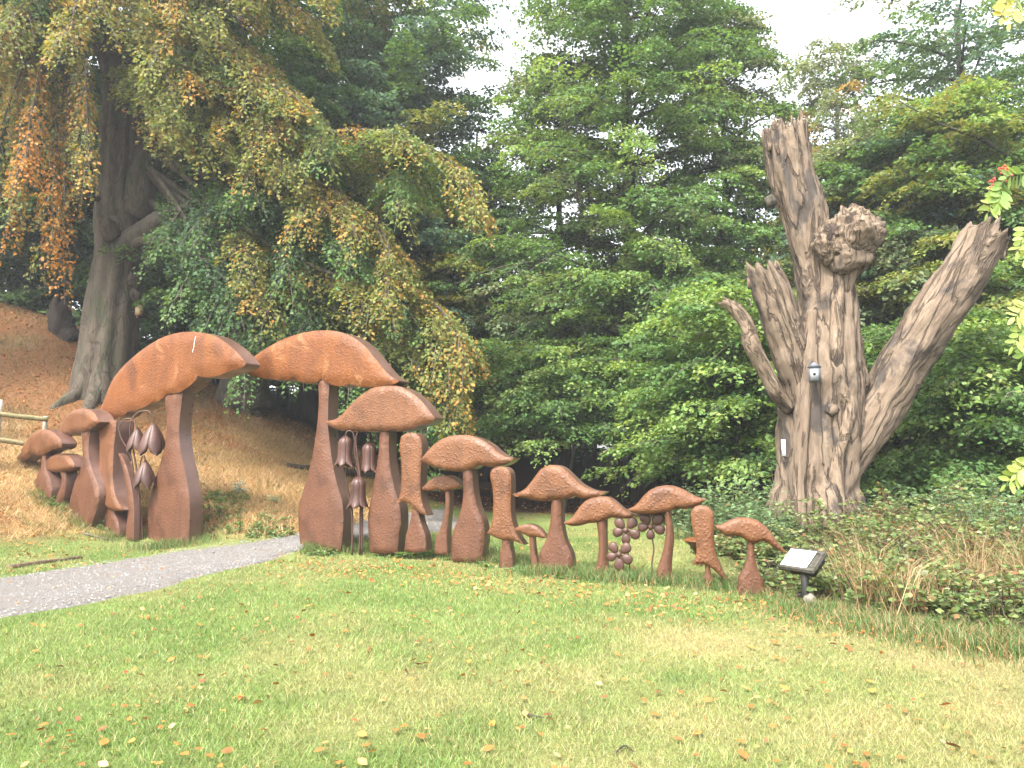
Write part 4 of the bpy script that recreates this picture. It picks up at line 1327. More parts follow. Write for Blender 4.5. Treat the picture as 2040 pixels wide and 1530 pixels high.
class Tree:
    def __init__(s, name, base, label, cat='tree', grp=None, bark='bark'):
        s.base = np.array(base, float)
        s.root = empty(name, s.base, label, cat, grp)
        s.f, s.br, s.tw, s.bark = Foliage(), MB(), MB(), bark
        s.rs = np.random.default_rng(abs(int(base[0] * 131 + base[1] * 17)) + 3)

    def trunk(s, pts, rad, seg=14, amp=.06, flutes=0, famp=0.0, n=40, name='trunk', flare=0.0):
        c = spline(np.column_stack([pts, rad]), n)
        if flare:
            h = np.linspace(0, 1, n)
            c[:, 3] *= 1 + flare * np.exp(-h * n / 4.0)
        V, F = tube(c[:, :3], c[:, 3], seg, True, ndisp(amp, 1.3, float(s.rs.random() * 9), flutes, famp, 6) if amp else None)
        mesh(name, V - s.base, F, M[s.bark], s.root, smooth=True)
        s.axis = c
        return s

    def at(s, z):
        i = int(np.argmin(np.abs(s.axis[:, 2] - z)))
        return s.axis[i]

    def bough(s, path, r0, ns, pal, L=1.2, W=.5, nl=70, ls=.10, droop=.3, weep=0.0, t0=.25, tips=None, own=False, twigs=True):
        n = len(path)
        V, F = tube(path, np.linspace(r0, max(.008, r0 * .15), n), 6 if r0 < .12 else 9, False)
        if own:
            mesh('branch', V - s.base, F, M[s.bark], s.root, smooth=True)
        else:
            s.br.add(V - s.base, F)
        T = norm(np.gradient(path, axis=0))
        for k in range(ns):
            t = t0 + (1 - t0) * (k + s.rs.random()) / ns
            i = min(int(t * (n - 1)), n - 1)
            tg = T[i]
            sd = np.cross(tg, ZA)
            sd = norm(sd) if np.linalg.norm(sd) > .1 else XA
            sg = -1 if k % 2 else 1
            sp = .25 + .75 * s.rs.random()
            d = norm(tg * (.45 + .5 * t) + sd * sg * sp * (1 - .5 * t) + ZA * (s.rs.normal(.02, .15) - weep))
            l = L * (.6 + .7 * s.rs.random())
            p = pal if tips is None or s.rs.random() > (t * 1.1 - .1) else tips
            o = path[i]
            s.f.spray(o, d, l, W * (.7 + .6 * s.rs.random()), droop * (.5 + s.rs.random()), p, nl, ls)
            if twigs:
                q = np.array([o, o + d * l * .5 - ZA * droop * l * .25, o + d * l * .95 - ZA * droop * l * .9])
                tv, tf = tube(q, [.012, .008, .004], 3, False)
                s.tw.add(tv - s.base, tf)
        return s

    def auto(s, z0, z1, nb, reach, pal, ns=9, L=1.2, W=.5, nl=70, ls=.10, droop=.25, rise=.25, az=None, t0=.2, pals=None, r=.05, sag=.5):
        """boughs round the trunk between heights z0 and z1; reach(h) in metres for h in 0..1"""
        ga = 2.39996
        for k in range(nb):
            h = (k + s.rs.random()) / nb
            z = z0 + (z1 - z0) * h
            c = s.at(z)
            a = k * ga + s.rs.normal(0, .3)
            if az is not None:
                a = az[0] + (az[1] - az[0]) * s.rs.random()
            R = reach(h) * (.75 + .4 * s.rs.random())
            e = np.array([math.cos(a), math.sin(a), 0]) * R
            up = rise * R * (.2 + 1.3 * h)
            st = c[:3].copy()
            mid = st + e * .5 + ZA * (up * .8 + sag * .3 * R * .3)
            end = st + e + ZA * (up - sag * R * .25 * s.rs.random())
            pp = pal if pals is None else pals[s.rs.integers(len(pals))]
            s.bough(qbez(st, mid, end, 9), min(r * (.5 + R / 5), c[3] * .6), ns, pp, L, W, nl, ls, droop, 0, t0)
        return s

    def done(s, mat='leaf', margin=260, turn=(), flat=.75):
        if s.br.n:
            s.br.build('branches', M[s.bark], s.root, smooth=True)
        if s.tw.n:
            s.tw.build('twigs', M['twig'], s.root)['kind'] = 'stuff'
        q = s.f.leaves(flat, margin) if s.f.O else None
        if q:
            o = mesh('crown', q[0] - s.base, [q[1]], M[mat], s.root, col=q[2])
            o['kind'] = 'stuff'
            for k, a in enumerate(turn):        # further layers of the same crown, turned about the trunk
                c = o.copy()
                COL.objects.link(c)
                c.parent = s.root
                c.rotation_euler = (0, 0, a)
                c.location = (0, 0, .35 - .5 * k)
        return s.root


def base_at(px_, py_, d):
    b = P(px_, py_, d)
    b[2] = float(zt(b[0], b[1])) - .15
    return b


def BZ(*pts, n=14):
    return spline([P(*q) for q in pts], n)


def rpx(w, d):
    return w / FPX * d


# --- the great beech on the left with its copper boughs
d1 = 23.5
t = Tree('beech_tree', base_at(222, 775, d1), 'great old beech with a thick fluted grey trunk and copper boughs', bark='beech')
b = t.base
t.trunk(np.array([b - ZA * 1.2, P(212, 768, d1), P(215, 709, d1), P(222, 627, d1), P(235, 545, d1), P(240, 490, d1), P(234, 435, d1), P(231, 394, d1), P(236, 330, d1), P(240, 250, d1), P(240, 170, d1), P(226, 90, d1), P(205, 0, d1), P(190, -110, d1)]),
        np.array([rpx(q, d1) for q in (70, 60, 54, 49, 46, 47, 44, 39, 38, 36, 33, 30, 26, 20)]), 56, .09, 8, .14, 90)
t.bark = 'beech'
V, F = tube(BZ((262, 440, d1), (285, 330, d1 + .3), (320, 190, d1 + .6), (370, 60, d1 + .8), (390, -90, d1 + 1), n=30), np.linspace(.55, .38, 30), 22, True, ndisp(.08, 1.3, 4.4, 5, .08, 5))
mesh('limb', V - b, F, M['beech'], t.root, smooth=True)
V, F = tube(BZ((222, 140, d1), (190, 60, d1 - .4), (150, 0, d1 - .8), (110, -90, d1 - 1), n=20), np.linspace(.3, .2, 20), 14, True)
mesh('limb', V - b, F, M['beech'], t.root, smooth=True)
V, F = tube(BZ((250, 500, d1 - .2), (290, 468, d1 - .6), (320, 445, d1 - .8), (352, 425, d1 - 1), (395, 410, d1 - 1.2), n=20), np.linspace(.5, .17, 20), 16, True, ndisp(.2, 1.3, 2.2, 4, .1, 3), .3, 3)
mesh('broken_limb', V - b, F, M['bark'], t.root, smooth=True)
V, F = tube(BZ((225, 470, d1 - .7), (212, 450, d1 - .95), (205, 436, d1 - 1.05), n=8), np.linspace(.3, .17, 8), 14, True, ndisp(.1, 1.3, 2.9), .05, 5)
mesh('limb_stub', V - b, F, M['beech'], t.root, smooth=True)
for (x, y, r_) in ((274, 560, .24), (276, 590, .18), (205, 650, .2)):
    lump('burr', P(x - 8, y, d1 - .2), r_, r_ * 1.2, x * .1, M['beech'], t.root, b, .3, .1, 18, 24)
for k, a in enumerate((-2.0, -1.4, -.8)):
    u_ = np.array([math.cos(a), math.sin(a), 0])
    c0 = P(214, 745, d1)
    L_ = 1.9 + .5 * math.sin(k * 2.3)
    q_ = []
    for f_ in (.35, .75, 1.15, 1.6, L_):
        w_ = c0 + u_ * f_
        w_[2] = float(zt(w_[0], w_[1])) + (1.1, .35, .05, -.08, -.2)[len(q_)]
        q_.append(w_)
    V, F = tube(spline(q_, 16), np.linspace(.30, .1, 16), 12, False, ndisp(.15, 1.3, k + 2.0))
    mesh('root', V - b, F, M['beech'], t.root, smooth=True)
t.bough(BZ((255, 490, d1 - .4), (300, 478, d1 - 1.5), (355, 492, d1 - 2.4), (420, 530, d1 - 3), (480, 590, d1 - 3.4)), .17, 12, DRK, 1.2, .6, 75, .11, .35, own=True, t0=.5)
t.bough(BZ((215, 398, d1 - .3), (170, 394, d1 - 1), (120, 392, d1 - 1.6), (60, 400, d1 - 2)), .10, 8, DRK, 1.1, .5, 60, .11, .3, own=True, t0=.5)
# hanging copper curtain on the far left
for (x0, y0, x1, y1, x2, y2, dd) in ((150, 30, 70, 110, 20, 470, 4.6), (160, 60, 110, 150, 80, 530, 4.2), (150, 80, 130, 160, 125, 560, 4.0), (120, 20, 20, 120, -40, 430, 5), (170, 40, 150, 180, 150, 400, 3.6),
                                     (130, 0, 60, 160, 50, 330, 5.2), (160, 20, 175, 140, 175, 330, 4.4), (100, -40, -20, 60, -60, 330, 5.5), (150, 60, 100, 260, 105, 500, 4.4), (60, 60, 40, 230, 30, 400, 4.9)):
    t.bough(qbez(P(x0, y0, d1 - .5), P(x1, y1, d1 - dd * .8), P(x2, y2, d1 - dd), 16), .05, 18, COP, .8, .3, 52, .078, .5, .55, t0=.35, tips=ORG if x0 > 125 and x0 < 155 else COP)
# olive and copper sheets across the upper left
rs = np.random.default_rng(21)
for k in range(80):
    x2, y2 = rs.uniform(-60, 680), rs.uniform(-90, 330)
    if x2 < 190 and y2 > 230:
        y2 -= 180
    if 165 < x2 < 320 and y2 > 60:
        x2 += 180
    dd = rs.uniform(2.0, 5.2)
    xs = np.clip(200 + (x2 - 240) * .3, 150, 330)
    t.bough(qbez(P(xs, y2 - 60 - rs.uniform(0, 120), d1), P((xs + x2) / 2, y2 - 130, d1 - dd * .6), P(x2, y2, d1 - dd), 12), .06, 13, OLV if rs.random() < .55 else GRN, 1.1, .5, 84, .088, .4, .16, t0=.3, tips=COP if rs.random() < .6 else OLV)
# long drooping boughs that reach right over the arch
for pts, pal, tips in (
        ([(330, 150, d1), (480, 200, 22), (620, 260, 21), (740, 260, 20.3), (850, 290, 20), (930, 350, 19.8)], OLV, COP),
        ([(330, 170, d1), (470, 260, 22), (600, 320, 21), (700, 300, 20.6), (790, 290, 20.4), (830, 370, 20.2)], GRN, OLV),
        ([(300, 260, d1), (420, 300, 22), (560, 330, 21), (680, 390, 20.5), (760, 460, 20.2), (800, 540, 20)], OLV, COP),
        ([(300, 280, d1), (430, 340, 22), (560, 400, 21), (650, 450, 20.6), (730, 520, 20.4), (780, 570, 20.3)], DRK, GRN),
        ([(290, 330, d1), (420, 420, 22), (560, 500, 21), (700, 560, 20.4), (830, 580, 20), (950, 690, 19.8)], OLV, COP),
        ([(290, 340, d1), (430, 450, 22), (570, 540, 21), (690, 580, 20.6), (800, 590, 20.3), (880, 640, 20)], OLV, COP),
        ([(300, 350, d1), (450, 500, 22), (600, 590, 21), (740, 640, 20.6), (850, 690, 20.4), (920, 780, 20.2)], OLV, COP),
        ([(300, 350, d1), (450, 520, 22.4), (600, 620, 21.6), (720, 670, 21), (820, 740, 20.6), (870, 840, 20.4)], DRK, GRN),
        ([(300, 300, d1), (430, 360, 22), (540, 420, 21.4), (610, 520, 21), (640, 620, 20.8)], DRK, GRN),
        ([(300, 300, d1), (400, 380, 22), (480, 480, 21.4), (520, 580, 21), (540, 660, 20.8)], DRK, GRN),
        ([(290, 320, d1), (360, 420, 22), (410, 520, 21.4), (440, 620, 21)], DRK, GRN),
        ([(300, 200, d1), (450, 230, 21.5), (560, 290, 20.8), (620, 380, 20.5)], OLV, COP),
        ([(300, 120, d1), (450, 130, 21.5), (560, 180, 20.8), (640, 260, 20.5)], GRN, OLV),
        ([(290, 60, d1), (430, 60, 21.5), (520, 120, 20.8), (560, 220, 20.5)], OLV, COP),
        ([(300, 400, d1), (420, 520, 22), (520, 600, 21.4), (620, 660, 21), (700, 720, 20.8)], DRK, GRN)):
    p0 = BZ(*pts, n=22)
    t.bough(p0, .10, 30, pal, 1.1, .5, 84, .084, .38, .10, t0=.25, tips=tips)
    for m in range(6):      # side shoots
        i = int(4 + m * 2.8 + rs.integers(0, 2))
        tg = norm(p0[min(i + 2, 21)] - p0[i])
        sd = norm(np.cross(tg, ZA)) * (1 if m % 2 else -1)
        e = p0[i] + tg * 1.6 + sd * 1.3 - ZA * rs.uniform(.3, 1.0)
        t.bough(qbez(p0[i], p0[i] + tg * .9 + sd * .6 + ZA * .15, e, 8), .03, 9, pal, 1.0, .45, 76, .084, .38, .12, t0=.3, tips=tips)
t.done(flat=.5)
cr = [o for o in t.root.children if o.name.split('.')[0] == 'crown'][0]
for a, dz in ((math.pi, 8.5), (4.1, 10.0), (2.2, 10.5)):      # upper storeys of the same crown, unseen copies added to shade the bank
    o = cr.copy()
    COL.objects.link(o)
    o.parent = t.root
    o.rotation_euler = (0, 0, a)
    o.location = (0, 0, dz)


def simple_tree(name, px_, py_, d, label, H, r, bark, lean=(0, 0), grp='trees of the wood', n=26, seg=14, flare=.5):
    b = base_at(px_, py_, d)
    t = Tree(name, b, label, 'tree', grp, bark)
    h = np.linspace(0, 1, 6)
    pts = b + np.outer(h * H, ZA) + np.outer(h ** 1.3, [lean[0], lean[1], 0]) + np.column_stack([np.sin(h * 5 + px_) * .15, np.cos(h * 4 + px_) * .1, h * 0])
    t.trunk(pts, r * (1 - .75 * h), seg, .06, n=n, flare=flare)
    return t


# --- second beech behind the arch
t = simple_tree('beech_tree', 478, 815, 26.5, 'grey beech trunk with flaring roots just behind the arch opening', 16, .58, 'beech', (-.4, 0), flare=.9, seg=28, n=44)
for k, (x, y) in enumerate(((450, 808), (520, 832), (500, 828))):
    e = ground_at(x, y)
    V, F = tube(spline([P(478, 760, 26.2), (P(478, 790, 25.9) + e) / 2, e - ZA * .1], 10), np.linspace(.3, .1, 10), 9, False)
    mesh('root', V - t.base, F, M['beech'], t.root, smooth=True)
t.auto(t.base[2] + 2.6, t.base[2] + 15, 44, lambda h: 4.6 - 1.5 * h, DRK, 10, 1.2, .55, 64, .115, .35, .1, pals=[DRK, GRN, DRK])
t.done(turn=(2.0,))

# --- oak with dark crooked limbs, upper middle-left
t = simple_tree('oak_tree', 770, 930, 31, 'dark oak with crooked limbs rising left of the sky gap', 20, .42, 'bark', (-.6, 0))
t.auto(t.base[2] + 4, t.base[2] + 18.6, 56, lambda h: 5.4 - 1.8 * h * h, DRK, 11, 1.25, .6, 62, .125, .2, .25, pals=[DRK, GRN, BLU, OLV], r=.09)
t.done(turn=(2.1, 4.3))
t = simple_tree('oak_tree', 610, 900, 34, 'olive-leaved oak behind the copper boughs', 22, .45, 'bark', (.3, 0))
t.auto(t.base[2] + 5, t.base[2] + 20.5, 48, lambda h: 5.6 - 1.5 * h * h, GRN, 10, 1.4, .65, 40, .15, .2, .25, pals=[GRN, OLV, GRN, DRK], r=.08)
t.done(turn=(2.1, 4.3))
t = simple_tree('beech_tree', 930, 960, 31.5, 'slender multi-stemmed tree in the shade right of the oak', 15, .16, 'bark', (.5, 0))
for dx, hh in ((18, 13), (38, 12), (-14, 12), (58, 11), (80, 11)):
    q = base_at(930 + dx, 960, 31.5 + dx * .01)
    V, F = tube(spline([q, q + ZA * hh * .5 + XA * .25, q + ZA * hh + XA * (dx * .02)], 14), np.linspace(.12, .03, 14), 7, False)
    mesh('stem', V - t.base, F, M['bark'], t.root, smooth=True)
t.auto(t.base[2] + 3.5, t.base[2] + 13, 46, lambda h: 4.0 - 1.6 * h, GRN, 9, 1.2, .55, 58, .115, .25, .15, pals=[DRK, GRN, GRN])
t.done(turn=(2.0, 4.0))

# --- the bright green beech in the middle
t = simple_tree('beech_tree', 1278, 985, 27, 'bright green young beech in the middle, tiered sprays down to the ground', 25, .32, 'bark', (-.3, .3))
for dx, x1, hh in ((-30, -2.2, 15), (25, 1.6, 14), (45, 3.4, 14)):
    q = base_at(1278 + dx, 985, 27.3)
    V, F = tube(spline([q, q + ZA * hh * .5 + XA * x1 * .45, q + ZA * hh + XA * x1], 16), np.linspace(.17, .04, 16), 8, False)
    mesh('stem', V - t.base, F, M['bark'], t.root, smooth=True)
t.auto(t.base[2] + 3.2, t.base[2] + 22, 100, lambda h: 5.9 * (1 - h) ** .4 + .4, BRI, 11, 1.2, .6, 62, .105, .3, .3, pals=[GRN, BRI, GRN, GRN, BRI], sag=.9)
t.auto(t.base[2] + 3.0, t.base[2] + 8, 34, lambda h: 6.2 - 1.4 * h, BRI, 12, 1.1, .5, 62, .105, .3, .05, az=(-math.pi * .92, -math.pi * .08), pals=[BRI, BRI, GRN], sag=1.0)
t.done(turn=(1.9,))
t = simple_tree('beech_tree', 1120, 985, 29, 'tall green beech between the sky gap and the middle beech', 18, .2, 'bark', (.2, 0))
t.auto(t.base[2] + 3, t.base[2] + 17, 50, lambda h: 4.4 * (1 - h) ** .5 + .5, GRN, 10, 1.2, .55, 56, .115, .22, .15, pals=[GRN, BRI, PAL, GRN], sag=.8)
t.done(turn=(1.9,))
t = simple_tree('beech_tree', 1450, 985, 27.5, 'green beech just left of the dead trunk', 19, .2, 'bark', (.2, 0))
t.auto(t.base[2] + 1.6, t.base[2] + 18, 62, lambda h: 4.3 * (1 - h) ** .5 + .5, GRN, 10, 1.15, .55, 58, .11, .22, .12, pals=[GRN, BRI, GRN, PAL], sag=.8)
t.done(turn=(1.9,))
# low leafy saplings at the wood's edge
for (x, y, d, H, lab) in ((1130, 985, 23.5, 5.0, 'low leafy beech sapling over the dark gap behind the pointed cap'), (1380, 1000, 20.5, 4.6, 'bushy beech sapling left of the dead trunk'), (1010, 990, 25.5, 5.4, 'shady beech sapling behind the wide lens-shaped cap'),
                          (1480, 1020, 18.5, 5.6, 'tall beech sapling touching the snapped stub of the dead trunk')):
    t = simple_tree('beech_sapling', x, y, d, lab, H, .07, 'bark', (.2, -.2), 'beech saplings at the edge of the wood', 14, 7, 0)
    t.auto(t.base[2] + (2.3 if x < 1300 else 1.5), t.base[2] + H, 22, lambda h: 2.5 - 1.2 * h, BRI, 9, .95, .45, 44, .095, .3, .08, pals=[BRI, GRN, BRI])
    t.done(turn=(2.2, 4.3))

# --- right side
t = simple_tree('beech_tree', 1790, 1000, 24, 'hazy green beech behind the dead trunk', 11.8, .24, 'bark', (-.3, 0))
t.auto(t.base[2] + 1.5, t.base[2] + 11.5, 64, lambda h: 5.0 * (1 - h) ** .5 + .6, GRN, 10, 1.2, .55, 58, .11, .22, .12, pals=[GRN, PAL, BLU, OLV], sag=.8)
t.done(turn=(2.0, 4.0))
t = simple_tree('beech_tree', 1960, 1010, 22, 'leaning beech with mustard sprays at the right edge', 12.2, .24, 'bark', (.5, 0))
t.auto(t.base[2] + 1.0, t.base[2] + 12, 60, lambda h: 4.8 * (1 - h) ** .5 + .6, GRN, 10, 1.15, .55, 58, .105, .22, .12, pals=[GRN, OLV, BRI, GRN], sag=.8)
t.bough(BZ((2090, 460, 21), (2030, 340, 20.5), (1960, 280, 20.2), (1880, 250, 20), (1790, 200, 20)), .10, 12, OLV, 1.1, .5, 60, .10, .3, own=True, t0=.2)
t.done(turn=(2.0, 4.0))
t = simple_tree('birch_tree', 1690, 1000, 33, 'loose pale birch with yellow tufts against the white sky', 19.2, .2, 'birchbark', (.5, 0))
t.auto(t.base[2] + 6, t.base[2] + 19, 30, lambda h: 3.4 * (1 - h) ** .6 + .7, PAL, 7, 1.1, .45, 48, .11, .7, .35, pals=[PAL, PAL, PAL, np.array([(.26, .2, .05), (.32, .21, .05), (.36, .2, .05)])])
t.done(turn=(2.0, 4.2))
t = simple_tree('birch_tree', 1610, 1000, 34, 'thin sparse birch left of the pale birch', 17.5, .12, 'birchbark', (.2, 0))
t.auto(t.base[2] + 6, t.base[2] + 17, 14, lambda h: 1.7 * (1 - h) ** .6 + .4, PAL, 5, .9, .4, 40, .11, .6, .35, pals=[PAL, OLV])
t.done(turn=(2.0,))
t = simple_tree('oak_tree', 1960, 1000, 30, 'blue-green oak with ragged edge at the top right corner', 19.5, .35, 'bark', (.3, 0))
t.auto(t.base[2] + 7, t.base[2] + 19, 38, lambda h: 5.2 - 1.6 * h * h, BLU, 9, 1.1, .5, 44, .125, .25, .2, pals=[BLU, GRN, BLU, PAL], r=.07)
t.done(turn=(2.0, 4.1))
for (x, y, d, H, lab) in ((1860, 1010, 17.5, 4.4, 'dense beech sapling under the leaning dead limb'), (1985, 1020, 16, 4.0, 'leafy beech sapling at the right edge'), (1745, 1010, 19.5, 3.6, 'low sapling in the fork beneath the leaning dead limb')):
    t = simple_tree('beech_sapling', x, y, d, lab, H, .06, 'bark', (.1, 0), 'beech saplings at the edge of the wood', 14, 7, 0)
    t.auto(t.base[2] + .5, t.base[2] + H, 26, lambda h: 2.3 - 1.1 * h, BRI, 9, .95, .45, 44, .09, .3, .08, pals=[GRN, BRI, GRN])
    t.done(turn=(2.2, 4.3))

# --- trunks standing deeper in the wood
deep = [(40, 640, 33, .35, 'mossy trunk in the shade at the far left edge'), (112, 640, 37, .28, 'slim trunk in the shade left of the great beech'), (345, 800, 34, .34, 'dark trunk between the great beech and the arch'), (404, 800, 40, .3, 'far dark trunk left of the second beech'),
        (562, 850, 38, .22, 'thin trunk in the dark opening under the tallest cap'), (708, 915, 32, .30, 'pale grey trunk seen under the broad mushroom cap'), (840, 950, 40, .3, 'far trunk behind the tall flared bell cap'), (1010, 980, 42, .25, 'far trunk in the dark gap above the pointed cap'),
        (1180, 985, 40, .3, 'far trunk in the dark gap behind the pointed cap'), (1300, 985, 33, .36, 'broad dark trunk behind the whale-shaped cap'), (1520, 990, 36, .3, 'far trunk left of the dead trunk'), (1760, 990, 36, .26, 'far trunk right of the dead trunk'), (1900, 990, 34, .3, 'far trunk under the leaning dead limb'), (2020, 990, 30, .3, 'shaded trunk at the right edge')]
PROTO = ([], [])
for k, (x, y, d, r, lab) in enumerate(deep):
    t = simple_tree('woodland_tree', x, y, d, lab, 15 if x < 900 else 12, r, 'beech' if x in (708, 40) else 'bark', (.4 * math.sin(k), 0), 'trees deep in the wood', 18, 10)
    c = 0 if x < 900 else 1
    if len(PROTO[c]) < 2:
        t.auto(t.base[2] + (4.0, 3.4)[c], t.base[2] + (14, 9.5)[c], (26, 22)[c], lambda h: 5.2 - 1.5 * h, DRK, 9, 1.6, .8, 46, .18, .25, .15, pals=[DRK, DRK, GRN])
        PROTO[c].append(t.done(margin=1e6, turn=(2.2,)))
    else:                       # the same boughs, turned
        for ch in PROTO[c][k % 2].children:
            if ch.name.split('.')[0] != 'trunk':
                o = ch.copy()
                COL.objects.link(o)
                o.parent = t.root
                o.rotation_euler = (0, 0, ch.rotation_euler[2] + k * 1.3)

# dark leafy understorey on the crest
for (x, y, d, H, lab) in ((15, 640, 31, 6, 'dark leafy young tree on the crest at the far left'), (125, 660, 32, 6, 'dark leafy young tree behind the rotten snag'), (330, 800, 30, 7, 'dark leafy young tree right of the great beech trunk'), (430, 810, 32, 6, 'dark leafy young tree left of the second beech')):
    t = simple_tree('young_tree', x, y, d, lab, H, .09, 'bark', (.2, 0), 'young trees on the crest of the bank', 12, 7, 0)
    t.auto(t.base[2] + .6, t.base[2] + H, 20, lambda h: 2.9 - 1.2 * h, DRK, 8, 1.2, .6, 40, .15, .3, .08, pals=[DRK, GRN, DRK])
    t.done(turn=(2.2, 4.3))

# --- the far wood, one mass
f = Foliage()
rs = np.random.default_rng(77)
for k in range(2600):
    x = rs.uniform(-46, 46)
    y = rs.uniform(42, 58)
    top = 16 if x < -8 else (11.0 if x < 16 else 12)
    top += 2.0 * math.sin(x * .35) + 1.0 * math.sin(x * 1.1)
    z = float(1.5 + (9 * sstep(0, -40, x))) + rs.random() ** .8 * top
    a = rs.uniform(0, 6.28)
    f.spray(np.array([x, y, z]), np.array([math.cos(a), math.sin(a), .05]), 2.0, 1.1, .25, [DRK, GRN, DRK][k % 3], 20, .46)
V, F, C = f.leaves()
o = tag(mesh('far_wood', V, [F], M['leaf'], col=C), 'dark mass of far woodland behind the trees', 'wood', kind='stuff')
c = o.copy()            # a second rank farther back
COL.objects.link(c)
c.scale = (-1.08, 1.12, 1.0)
c['label'] = 'second darker rank of far woodland behind the first'

# ------------------------------------------------------------------ undergrowth
BRM = np.array([(.085, .145, .045), (.14, .20, .065), (.22, .25, .10)])
NET = np.array([(.085, .15, .07), (.125, .20, .09), (.175, .245, .115)])
DED = np.array([(.16, .085, .04), (.24, .13, .06), (.30, .18, .09)])


def bush(name, label, c, rx, H, nst, pal, ls, grp, nl=7, cat='plant', arch=1.0, stem_c=(.07, .055, .03), dead=0.0, upright=False, twice=False):
    """stems that rise and arch outwards, with leaves along them"""
    rs = np.random.default_rng(int(abs(c[0] * 997 + c[1] * 131)) + 1)
    rt = empty(name, c, label, cat, grp)
    st, lv = MB(), MB()
    PV, PA, PN, PC, PS = [], [], [], [], []
    for k in range(nst):
        a, r = rs.uniform(0, 6.28), rx * math.sqrt(rs.random())
        b = np.array([math.cos(a) * r, math.sin(a) * r * .8, 0])
        b[2] = float(zt(c[0] + b[0], c[1] + b[1])) - c[2] - .03
        h = H * (rs.uniform(.45, 1.05) if upright else .25 + .95 * rs.random() ** 1.5) * (1 - .3 * r / rx)
        d = np.array([math.cos(a + rs.normal(0, .8)), math.sin(a + rs.normal(0, .8)), 0]) * h * arch * rs.uniform(.2, .7)
        e = b + d + ZA * h * (1.0 if upright else rs.uniform(.4, .95))
        p = qbez(b, b + d * .2 + ZA * h * (.6 if upright else 1.0), e, 5)
        V, F = tube(p, np.linspace(.006, .0025, 5), 3, False)
        st.add(V, F, np.array(stem_c) * rs.uniform(.6, 1.4))
        m = int(nl * rs.uniform(.7, 1.3))
        tt = rs.uniform(.2, 1, m)
        q = np.array([np.interp(tt, np.linspace(0, 1, 5), p[:, i]) for i in range(3)]).T
        an = rs.uniform(0, 6.28, m)
        o = np.column_stack([np.cos(an), np.sin(an), rs.normal(.05, .25, m)])
        for w in ((0,) if upright else (-.8, 0, .8)):
            oo = np.column_stack([np.cos(an + w), np.sin(an + w), o[:, 2]])
            z = ls * rs.uniform(.7, 1.25, m)
            PV.append(q + o * ls * .5 + oo * (z * .5)[:, None])
            PA.append(oo)
            PS.append(z)
            u = rs.random(m) * 1.98
            cc = pal[u.astype(int)] * (1 - (u % 1)[:, None]) + pal[np.minimum(u.astype(int) + 1, 2)] * (u % 1)[:, None]
            dd = rs.random(m) < dead
            pl = rs.random(m) < (0 if upright else .07)
            cc[pl] = np.array([.26, .29, .17])
            cc[dd] = DED[rs.integers(0, 3, dd.sum())]
            PC.append(cc * rs.uniform(.75, 1.25, (m, 1)))
    pos, a, z, cc = np.concatenate(PV), norm(np.concatenate(PA)), np.concatenate(PS), np.concatenate(PC)
    m = len(pos)
    nr = norm(np.array([0, -.25, 1.0]) + rs.normal(0, .55, (m, 3)))
    b = norm(np.cross(nr, a))
    nr = np.cross(a, b)
    hl, hw = (z / 2)[:, None], (z * (.22 if upright else .36))[:, None]
    V = np.stack([pos - a * hl, pos - a * hl * .2 + b * hw - nr * hw * .2, pos + a * hl * .35 + b * hw * .75 - nr * hw * .2, pos + a * hl - nr * hl * .3, pos + a * hl * .35 - b * hw * .75 - nr * hw * .2, pos - a * hl * .2 - b * hw - nr * hw * .2], 1).reshape(-1, 3)
    k = np.arange(m)[:, None] * 6
    st.build('stems', M['stemcol'], rt)['kind'] = 'stuff'
    mesh('leaves', V, [k + np.array([[0, 1, 5]]), k + np.array([[1, 2, 4, 5]]), k + np.array([[2, 3, 4]])], M['leaf'], rt, col=np.repeat(cc, 6, 0))['kind'] = 'stuff'
    if twice:
        o = rt.children[-1].copy()
        COL.objects.link(o)
        o.parent = rt
        o.rotation_euler = (0, 0, 2.0)
        o.scale = (1.05, 1.05, .85)
    return rt


g = NG('stem_colour')
g.fin(g.n('ShaderNodeAttribute', attribute_name='Col').outputs['Color'], .8, .3)
M['stemcol'] = g.m


def gp(x, y):
    return ground_at(x, y)


M['canes'] = bark_mat('dead_cane', (0.17, 0.095, 0.055), (0.27, 0.17, 0.10), (0.12, 0.06, 0.04), 20, 10, .1, .005, .1)
CANE = ['dead cane arching just right of the board', 'dead cane arching between board and dead trunk', 'dead cane leaning towards the board', 'high dead cane below the leaning limb', 'low dead cane on the lawn edge right of the board', 'dead cane bent towards the board from the right', 'high dead cane at the right edge', 'low dead cane in the right corner of the brambles', 'dead cane at the foot of the dead trunk', 'highest dead cane right of the dead trunk']
